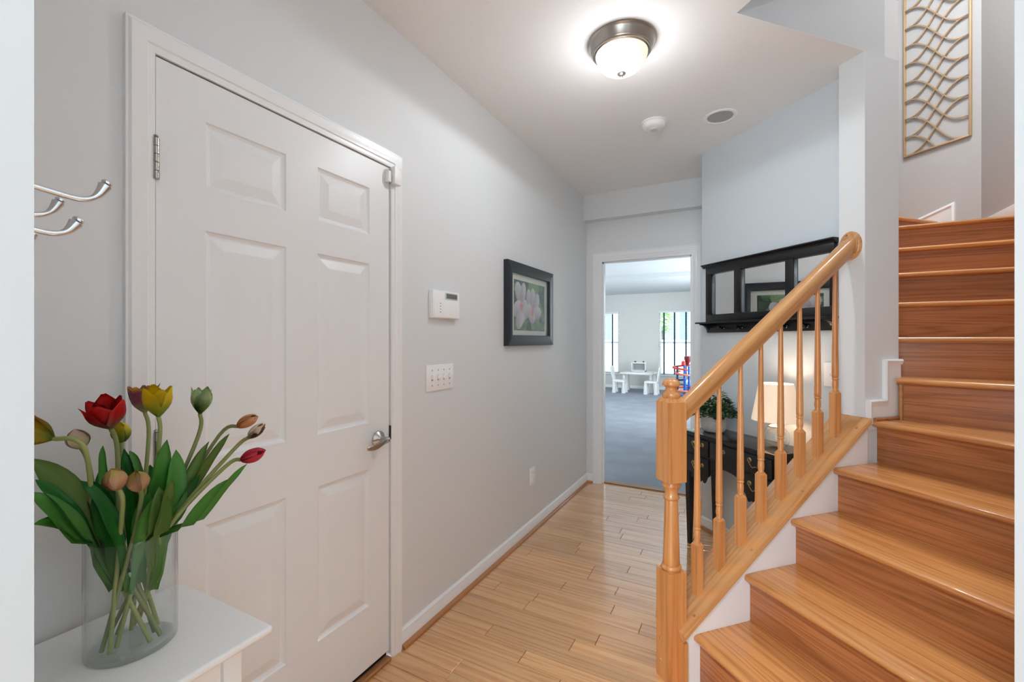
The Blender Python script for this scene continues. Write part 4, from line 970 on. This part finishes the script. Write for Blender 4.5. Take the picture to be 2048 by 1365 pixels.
def leaf(parent, base, ctrl, tip, width, m, twist=0.0, org=Vector((0, 0, 0))):
    pts = bez(base, base.lerp(ctrl, 0.66), tip.lerp(ctrl, 0.5), tip, 14)
    bm = B(); rws = []; n = len(pts) - 1
    view = Vector((0, 0, EYE))
    for k, p_ in enumerate(pts):
        t = k / n; tg = (pts[min(k + 1, n)] - pts[max(k - 1, 0)]).normalized()
        look = (view - p_).normalized()
        sd = tg.cross(look).normalized(); sd = (Matrix.Rotation(twist + 0.5 * math.sin(t * 3), 3, tg) @ sd).normalized(); nm = sd.cross(tg)
        w = 1.3 * width * (0.25 + 0.75 * math.sin(max(0, min(1, (t - 0.12) * 1.6)) * PI / 2)) * (1 - max(0, (t - 0.45) / 0.55) ** 1.8)
        w = max(w, 0.0006); rw = []
        for j in range(5):
            u = -1 + j / 2
            rw.append(bm.verts.new(inside(p_ + sd * w * u + nm * (abs(u) ** 1.5) * w * 0.42 + nm * 0.0015 * math.sin(t * 16) * u, 0.002) - org))
        rws.append(rw)
    for a, b in zip(rws, rws[1:]):
        for j in range(4): bm.faces.new((a[j], a[j + 1], b[j + 1], b[j]))
    bmesh.ops.solidify(bm, geom=bm.faces[:], thickness=0.0008)
    return mk('leaf', bm, m, parent, 180)
prnd = random.Random(5)
def tulip(label, head, Z, direc, kind, L, W, bulge, flare, tipw, foot, mid=None, leaves=(), stemr=0.0042, npet=6):
    """head: pixel of the bloom's base; direc: bloom axis in the picture (right, up, toward lens); foot: stem end inside the vase"""
    hp_ = at(head[0], head[1], Z)
    ax = (RT * direc[0] + Vector((0, 0, 1)) * direc[1] - FW * direc[2]).normalized()
    f_ = vb + Vector((foot[0], foot[1], 0.014))
    T = thing('tulip', label, 'tulip', f_, 0, 'tulips in the glass vase')
    rimp = at(*mid)
    kn = [f_, f_.lerp(rimp, 0.5), rimp, hp_ - ax * (hp_ - rimp).length * 0.22, hp_]
    pts = []
    for q in range(4):
        p0, p1, p2, p3 = kn[max(q - 1, 0)], kn[q], kn[q + 1], kn[min(q + 2, 4)]
        for r_ in range(6):
            t = r_ / 6; pts.append(0.5 * ((2 * p1) + (p2 - p0) * t + (2 * p0 - 5 * p1 + 4 * p2 - p3) * t * t + (3 * p1 - p0 - 3 * p2 + p3) * t ** 3))
    pts.append(hp_)
    pts = [inside(q, stemr + 0.001) for q in pts]
    bm = B(); tube(bm, [q - f_ for q in pts], stemr, 8); mk('stem', bm, STEM if prnd.random() < 0.6 else STEM2, T, 60)
    bl = thing('bloom', None, None, hp_ - f_, parent=T)
    q_ = ax.to_track_quat('Z', 'Y')
    me1 = petal_mesh(L, W, bulge, flare, tipw); me1.materials.append(PETM[kind])
    me2 = petal_mesh(L * 0.97, W * 0.95, bulge * 0.86, flare * 0.7, tipw); me2.materials.append(PETM[kind])
    for k in range(npet):
        o = put(bpy.data.objects.new('petal', me1 if k % 2 == 0 else me2), bl)
        o.rotation_mode = 'QUATERNION'
        o.rotation_quaternion = q_ @ Matrix.Rotation(2 * PI * k / npet + prnd.uniform(-.15, .15), 3, 'Z').to_quaternion() @ Matrix.Rotation(prnd.uniform(-.06, .06), 3, 'Y').to_quaternion()
    for (b0, c0_, t0, Zs, w, mi, tw) in leaves:
        bx_, by_ = 262 + (b0[0] - 262) * 0.62, b0[1] + 95
        leaf(T, at(bx_, by_, 0.915 + (Zs[0] - 0.915) * 0.6), at(*c0_, Zs[1]), at(*t0, Zs[2]), w, LEAFM[mi], tw, f_)
    return T
ZV = 0.915
tulip('wide open red tulip, the tallest red bloom in the vase', (222, 858), 0.88, (0.0, 0.95, 0.30), 'red', 0.062, 0.026, 0.030, 0.022, 0.35, (0.02, 0.03), (240, 1062, 0.90),
      [((225, 1080), (190, 1010), (178, 962), (0.90, 0.88, 0.87), 0.024, 0, 0.3), ((200, 1078), (165, 1020), (66, 1050), (0.90, 0.84, 0.78), 0.017, 1, 0.4)])
tulip('plum and yellow parrot tulip leaning out behind the yellow one', (290, 826), 0.98, (-0.12, 1, 0.05), 'plum', 0.060, 0.020, 0.023, 0.035, 0.25, (-0.03, 0.01), (282, 1050, 0.94),
      [((262, 1050), (258, 980), (248, 898), (0.93, 0.95, 0.97), 0.014, 0, 0.1), ((282, 1050), (292, 985), (300, 930), (0.95, 0.97, 0.98), 0.020, 0, 0.2), ((240, 1050), (222, 1000), (200, 940), (0.95, 0.96, 0.97), 0.022, 0, -0.2)])
tulip('bright yellow and green open tulip in the middle of the vase', (317, 834), 0.93, (0.03, 1, 0.1), 'yellow', 0.064, 0.024, 0.027, 0.012, 0.3, (0.01, -0.03), (296, 1050, 0.91),
      [((290, 1070), (300, 990), (334, 880), (0.90, 0.90, 0.92), 0.021, 1, 0.2), ((312, 1080), (335, 1020), (318, 975), (0.88, 0.87, 0.87), 0.016, 2, -0.4)])
tulip('pale green and white tulip with pointed petals', (400, 828), 0.99, (0.08, 1, 0.0), 'green', 0.058, 0.020, 0.022, 0.010, 0.12, (-0.04, -0.01), (322, 1045, 0.93),
      [((335, 1085), (352, 1000), (352, 900), (0.90, 0.91, 0.94), 0.022, 1, 0.2), ((345, 1060), (330, 980), (350, 930), (0.95, 0.97, 0.98), 0.013, 0, 0.0)])
tulip('slim orange tulip bud pointing right toward the door', (476, 853), 1.02, (0.85, 0.42, 0.0), 'orange', 0.052, 0.013, 0.0125, 0.0, 0.2, (-0.05, -0.02), (334, 1042, 0.93),
      [((352, 1000), (385, 940), (459, 868), (0.95, 0.97, 1.0), 0.012, 2, 0.3), ((360, 990), (378, 940), (418, 884), (0.93, 0.95, 0.98), 0.010, 2, -0.4)])
tulip('slim cream and pink tulip bud between the orange and crimson buds', (498, 875), 0.99, (0.75, 0.62, 0.0), 'cream', 0.048, 0.011, 0.0105, 0.0, 0.2, (-0.045, 0.02), (342, 1046, 0.915),
      [((335, 1060), (345, 1000), (400, 950), (0.93, 0.94, 0.95), 0.014, 0, 0.4), ((300, 1070), (280, 1030), (300, 985), (0.89, 0.88, 0.88), 0.020, 1, -0.2)])
tulip('crimson tulip bud lowest on the door side of the vase', (484, 920), 0.96, (0.9, 0.36, 0.0), 'crimson', 0.054, 0.015, 0.0145, 0.0, 0.2, (-0.05, 0.03), (340, 1052, 0.90),
      [((318, 1085), (310, 1030), (345, 960), (0.88, 0.87, 0.87), 0.016, 2, 0.5), ((345, 1075), (400, 1000), (494, 928), (0.90, 0.93, 0.96), 0.012, 1, 0.5), ((350, 1060), (380, 1010), (455, 960), (0.89, 0.90, 0.92), 0.010, 1, -0.2)])
tulip('small yellow tulip half hidden behind the red one', (243, 884), 0.99, (0.06, 1, 0.1), 'yellow', 0.046, 0.016, 0.017, 0.0, 0.3, (0.0, 0.045), (252, 1050, 0.95),
      [((240, 1040), (225, 990), (262, 905), (0.95, 0.98, 1.0), 0.010, 0, 0.3), ((280, 1000), (285, 950), (259, 902), (0.94, 0.96, 0.97), 0.016, 1, 0.6)])
tulip('amber tulip bending down past the near wall end', (108, 878), 0.80, (-0.85, 0.45, 0.25), 'amber', 0.058, 0.022, 0.025, 0.030, 0.3, (0.05, 0.01), (192, 1072, 0.89),
      [((210, 1060), (150, 960), (62, 918), (0.88, 0.84, 0.80), 0.021, 2, -0.3), ((205, 1070), (140, 1010), (70, 960), (0.87, 0.83, 0.79), 0.016, 0, 0.4)])
tulip('cream tulip bud on a leaning stem beside the amber tulip', (163, 896), 0.88, (-0.18, 0.95, 0.2), 'cream', 0.040, 0.016, 0.0175, 0.0, 0.35, (0.045, 0.03), (204, 1068, 0.90),
      [((200, 1085), (140, 1030), (60, 985), (0.87, 0.82, 0.78), 0.019, 1, 0.2), ((205, 1010), (190, 950), (206, 892), (0.90, 0.90, 0.92), 0.009, 1, 0.2)])
tulip('short peach tulip bud at the front, on the near side of the vase', (236, 978), 0.83, (-0.05, 0.9, 0.3), 'peach', 0.042, 0.017, 0.0180, 0.0, 0.4, (0.02, -0.045), (240, 1075, 0.87),
      [((225, 1090), (205, 1040), (190, 985), (0.86, 0.85, 0.85), 0.022, 0, 0.2), ((250, 1090), (235, 1010), (160, 962), (0.86, 0.84, 0.84), 0.014, 0, 0.3)])
tulip('short peach tulip bud at the front, on the door side of its twin', (279, 980), 0.86, (0.1, 0.9, 0.3), 'peach', 0.042, 0.016, 0.0165, 0.0, 0.4, (0.0, -0.05), (268, 1072, 0.87),
      [((262, 1095), (290, 1020), (322, 990), (0.86, 0.86, 0.87), 0.015, 1, -0.3)])

# ------------------------------------------------------------------ play room: windows, blinds, furniture, toys
TAPE = mat('navy_blind_tape', srgb(40, 58, 84), 0.8); BLINDM = mat('white_blind_slat', srgb(236, 238, 240), 0.5)
for wi_, (x0, x1) in enumerate(WIN):
    w = thing(f'window_{wi_ + 1}', 'white double-hung play room window', None, ((x0 + x1) / 2, YB + 0.1, WZ0), kind='structure')
    hw = (x1 - x0) / 2; Hh = WZ1 - WZ0
    bm = B(); t = 0.045
    box(bm, -hw, -hw + t, -0.03, 0.05, 0, Hh); box(bm, hw - t, hw, -0.03, 0.05, 0, Hh); box(bm, -hw, hw, -0.03, 0.05, 0, t); box(bm, -hw, hw, -0.03, 0.05, Hh - t, Hh); box(bm, -hw, hw, -0.01, 0.04, Hh / 2 - 0.025, Hh / 2 + 0.025)
    mk('window_frame', bm, WHITE, w)
    for z0, z1 in ((t, Hh / 2 - 0.025), (Hh / 2 + 0.025, Hh - t)):
        obox('pane', PANE, w, -hw + t, hw - t, 0.01, 0.014, z0, z1)
    obox('window_sill', WHITE, w, -hw - 0.05, hw + 0.05, -0.15, -0.03, -0.03, 0.0, bev=0.004)
    bl = thing('window_blind', ('white slatted blind with navy tapes on the window farther from the marble run', 'white slatted blind with navy tapes on the window behind the marble run')[wi_], 'blind', ((x0 + x1) / 2, YB + 0.03, WZ0), group='play room blinds')
    obox('headrail', BLINDM, bl, -hw + 0.005, hw - 0.005, -0.035, 0.03, Hh - 0.06, Hh - 0.002, bev=0.003)
    bm = B(); z = 0.06
    while z < Hh - 0.07:
        v = [bm.verts.new(q) for q in ((-hw + 0.01, -0.022, z + 0.004), (hw - 0.01, -0.022, z + 0.004), (hw - 0.01, 0.022, z - 0.004), (-hw + 0.01, 0.022, z - 0.004))]
        bm.faces.new(v); z += 0.044
    bmesh.ops.solidify(bm, geom=bm.faces[:], thickness=0.003)
    s_ = mk('slats', bm, BLINDM, bl); s_['kind'] = 'stuff'
    obox('bottom_rail', BLINDM, bl, -hw + 0.01, hw - 0.01, -0.022, 0.022, 0.02, 0.038)
    for tx in ((-0.21, 0.21) if wi_ == 0 else (-0.284, -0.022, 0.259)):
        obox('cloth_tape', TAPE, bl, tx - 0.019, tx + 0.019, -0.027, -0.025, 0.02, Hh - 0.06)
TOYW = mat('white_toy_plastic', srgb(235, 235, 232), 0.4)
pt = thing('play_table', 'small white children\'s table with tapered legs under the play room wall', 'table', (-2.43, 11.60, 0))
obox('table_top', TOYW, pt, -0.41, 0.41, -0.28, 0.28, 0.445, 0.50, bev=0.012)
for x in (-1, 1):
    for y in (-1, 1):
        bm = B(); lathe(bm, [(0.062, 0.0), (0.036, 0.45)], 16, (x * 0.34, y * 0.21, 0)); mk('leg', bm, TOYW, pt, 40)
def kchair(loc_, rz, label):
    k_ = thing('child_chair', label, 'chair', loc_, rz, 'toy chairs at the play table')
    obox('seat', TOYW, k_, -0.15, 0.15, -0.15, 0.15, 0.27, 0.32, bev=0.012)
    for x in (-1, 1):
        for y in (-1, 1):
            bm = B(); lathe(bm, [(0.052, 0.0), (0.03, 0.275)], 14, (x * 0.12, y * 0.12, 0)); mk('leg', bm, TOYW, k_, 40)
    bm = B(); prism(bm, [(-0.10, 0.31), (0.10, 0.31), (0.15, 0.62), (0.12, 0.66), (-0.12, 0.66), (-0.15, 0.62)], lambda y, z: (-0.13 - (z - 0.31) * 0.18, y, z), lambda y, z: (-0.16 - (z - 0.31) * 0.18, y, z)); mk('backrest', bm, TOYW, k_)
    return k_
kchair((-2.80, 11.12, 0), 0.0, 'white toy chair at the table end farther from the marble run')
kchair((-2.03, 11.12, 0), PI, 'white toy chair at the table end nearer the marble run')
bx = thing('toy_box', 'white open toy easel box standing on the play table', 'toy', (-2.46, 11.72, 0.50))
for nm, b in (('side', (-0.18, -0.16, -0.06, 0.06, 0, 0.24)), ('side', (0.16, 0.18, -0.06, 0.06, 0, 0.24)), ('base', (-0.18, 0.18, -0.06, 0.06, 0, 0.03)), ('back', (-0.16, 0.16, 0.04, 0.06, 0.03, 0.24)), ('shelf', (-0.16, 0.16, -0.05, 0.05, 0.21, 0.24))): obox(nm, TOYW, bx, *b, bev=0.004)
obox('grey_screen', mat('toy_grey', srgb(150, 156, 160), 0.4), bx, -0.14, 0.14, 0.03, 0.042, 0.05, 0.20)
for x in (-0.09, 0.12): obox('knob', mat('toy_dark', srgb(60, 62, 66), 0.5), bx, x - 0.02, x + 0.02, -0.02, 0.02, 0.24, 0.27, bev=0.004)
# marble run
BLUE = mat('toy_blue', srgb(24, 92, 188), 0.3); RED = mat('toy_red', srgb(196, 40, 30), 0.3); CORAL = mat('toy_coral', srgb(236, 112, 84), 0.3); NAVYT = mat('toy_navy', srgb(34, 62, 100), 0.4); ORANGE = mat('toy_orange', srgb(238, 120, 52), 0.4); MINT = mat('toy_mint', srgb(120, 214, 160), 0.4)
mrn = thing('marble_run', 'tall red and blue marble run toy tower on the carpet', 'toy', (-1.03, 8.7, 0))
obox('base_plate', BLUE, mrn, -0.20, 0.18, -0.15, 0.15, 0, 0.02, bev=0.004)
for x, y, z1 in ((-0.10, 0.05, 0.80), (0.03, 0.0, 0.86), (0.10, 0.06, 0.84), (0.05, -0.09, 0.62), (-0.12, -0.08, 0.55)):
    bm = B(); z = 0.02
    prof = []
    while z < z1:
        prof += [(0.020, z), (0.020, z + 0.05), (0.026, z + 0.052), (0.026, z + 0.064), (0.020, z + 0.066)]; z += 0.075
    lathe(bm, prof, 12, (x, y, 0)); mk('column', bm, BLUE if x > 0 else NAVYT, mrn, 40)
for cx_, cy_, z, R_, m_, ph, tw in ((-0.02, 0, 0.86, 0.15, RED, 0.3, 5.2), (0.0, 0.02, 0.74, 0.13, CORAL, 2.0, 4.5), (-0.06, 0, 0.58, 0.15, NAVYT, 1.0, 5.0), (-0.02, 0.0, 0.46, 0.16, CORAL, 0.0, 5.8), (0.02, 0.0, 0.34, 0.14, BLUE, 2.4, 4.8), (-0.03, 0, 0.22, 0.16, CORAL, 1.2, 5.2)):
    bm = B(); tube(bm, [(cx_ + R_ * math.cos(ph + tw * k / 20), cy_ + R_ * 0.8 * math.sin(ph + tw * k / 20), z - 0.004 * k) for k in range(21)], 0.017, 7); mk('marble_track', bm, m_, mrn, 60)
bm = B(); lathe(bm, [(0.02, 0.86), (0.03, 0.90), (0.062, 0.96), (0.066, 1.02), (0.06, 1.02), (0.03, 0.93), (0.0, 0.92)], 18, (0.085, 0.03, 0)); mk('funnel', bm, mat('toy_maroon', srgb(120, 26, 30), 0.35), mrn, 50)
bm = B(); lathe(bm, [(0.0, 0.86), (0.035, 0.86), (0.04, 0.90), (0.03, 0.93), (0, 0.94)], 16, (0.015, -0.02, 0)); mk('marble_cup', bm, RED, mrn, 50)
bm = B(); lathe(bm, [(0.0, 0.02), (0.05, 0.02), (0.045, 0.12), (0.0, 0.13)], 16, (-0.13, -0.06, 0)); mk('wheel_tower', bm, MINT, mrn, 50)
bm = B(); tube(bm, [(-0.17, -0.10, 0.30), (-0.12, -0.12, 0.22), (-0.07, -0.13, 0.14)], 0.03, 8); mk('orange_chute', bm, ORANGE, mrn, 50)
lb = thing('low_bench', 'low white bench with grey underside beside the marble run', 'bench', (-0.72, 9.6, 0))
obox('bench_top', TOYW, lb, -0.36, 0.36, -0.3, 0.3, 0.45, 0.50, bev=0.006)
for x in (-1, 1): obox('leg', mat('bench_grey', srgb(110, 116, 124), 0.6), lb, x * 0.32 - 0.02, x * 0.32 + 0.02, -0.28, 0.28, 0.0, 0.45)

# ------------------------------------------------------------------ outdoors beyond the windows
struct('ground', box(B(), -16, 10, YB + 0.2, 34, -0.5, -0.4), mat('lawn', srgb(120, 140, 92), 0.9), 'lawn outside the play room')
fn = thing('garden_fence', 'white board fence outside the play room windows', 'fence', (-3, 15.0, -0.4))
FW_ = mat('white_fence', srgb(240, 241, 242), 0.6)
for k in range(40):
    obox('fence_board', FW_, fn, -5.0 + k * 0.25, -5.0 + k * 0.25 + 0.24, -0.012, 0.012, 0.05, 1.72)
for z in (0.4, 1.4): obox('fence_rail', FW_, fn, -5.0, 5.0, 0.013, 0.06, z, z + 0.09)
nh = thing('neighbour_house', 'pale sided house with shuttered windows beyond the fence', 'house', (-4, 23, -0.4))
obox('house_wall', mat('pale_siding', srgb(226, 232, 238), 0.7), nh, -9, 9, 0, 0.3, 0, 6.5)
for k in range(8):
    x = -7.6 + k * 1.9
    f_ = obox('house_window', FW_, nh, x, x + 1.1, -0.05, 0.0, 1.6, 3.4)
    obox('shutter', mat('slate_shutter', srgb(120, 140, 158), 0.6), nh, x + 1.14, x + 1.55, -0.05, 0.0, 1.6, 3.4)
    obox('glass_pane', mat('dark_pane', srgb(140, 160, 176), 0.15), f_, x + 0.06, x + 1.04, -0.06, -0.05, 1.68, 3.32)
tr2 = thing('garden_tree', 'leafy green tree between the fence and the pale house', 'tree', (-2.95, 18.5, -0.4))
bm = B(); tube(bm, [(0, 0, 0), (0.05, 0, 1.2), (0, 0.05, 2.2)], [0.10, 0.08, 0.05], 8); mk('trunk', bm, mat('bark', srgb(96, 80, 64), 0.9), tr2, 60)
bm = B(); rnd = random.Random(9)
for _ in range(420):
    v = Vector((rnd.gauss(0, 1), rnd.gauss(0, 1), rnd.gauss(0, 1))).normalized() * rnd.uniform(0.4, 1.0)
    c = Vector((v.x * 0.42, v.y * 0.5, 2.55 + v.z * 0.6)); a_ = Vector((rnd.gauss(0, 1), rnd.gauss(0, 1), rnd.gauss(0, 1))).normalized() * 0.09; b_ = a_.orthogonal().normalized() * 0.05
    bm.faces.new([bm.verts.new(c + q) for q in (a_, b_, -a_, -b_)])
f_ = mk('crown', bm, mat('tree_leaf', srgb(160, 190, 130), 0.6), tr2); f_['kind'] = 'stuff'
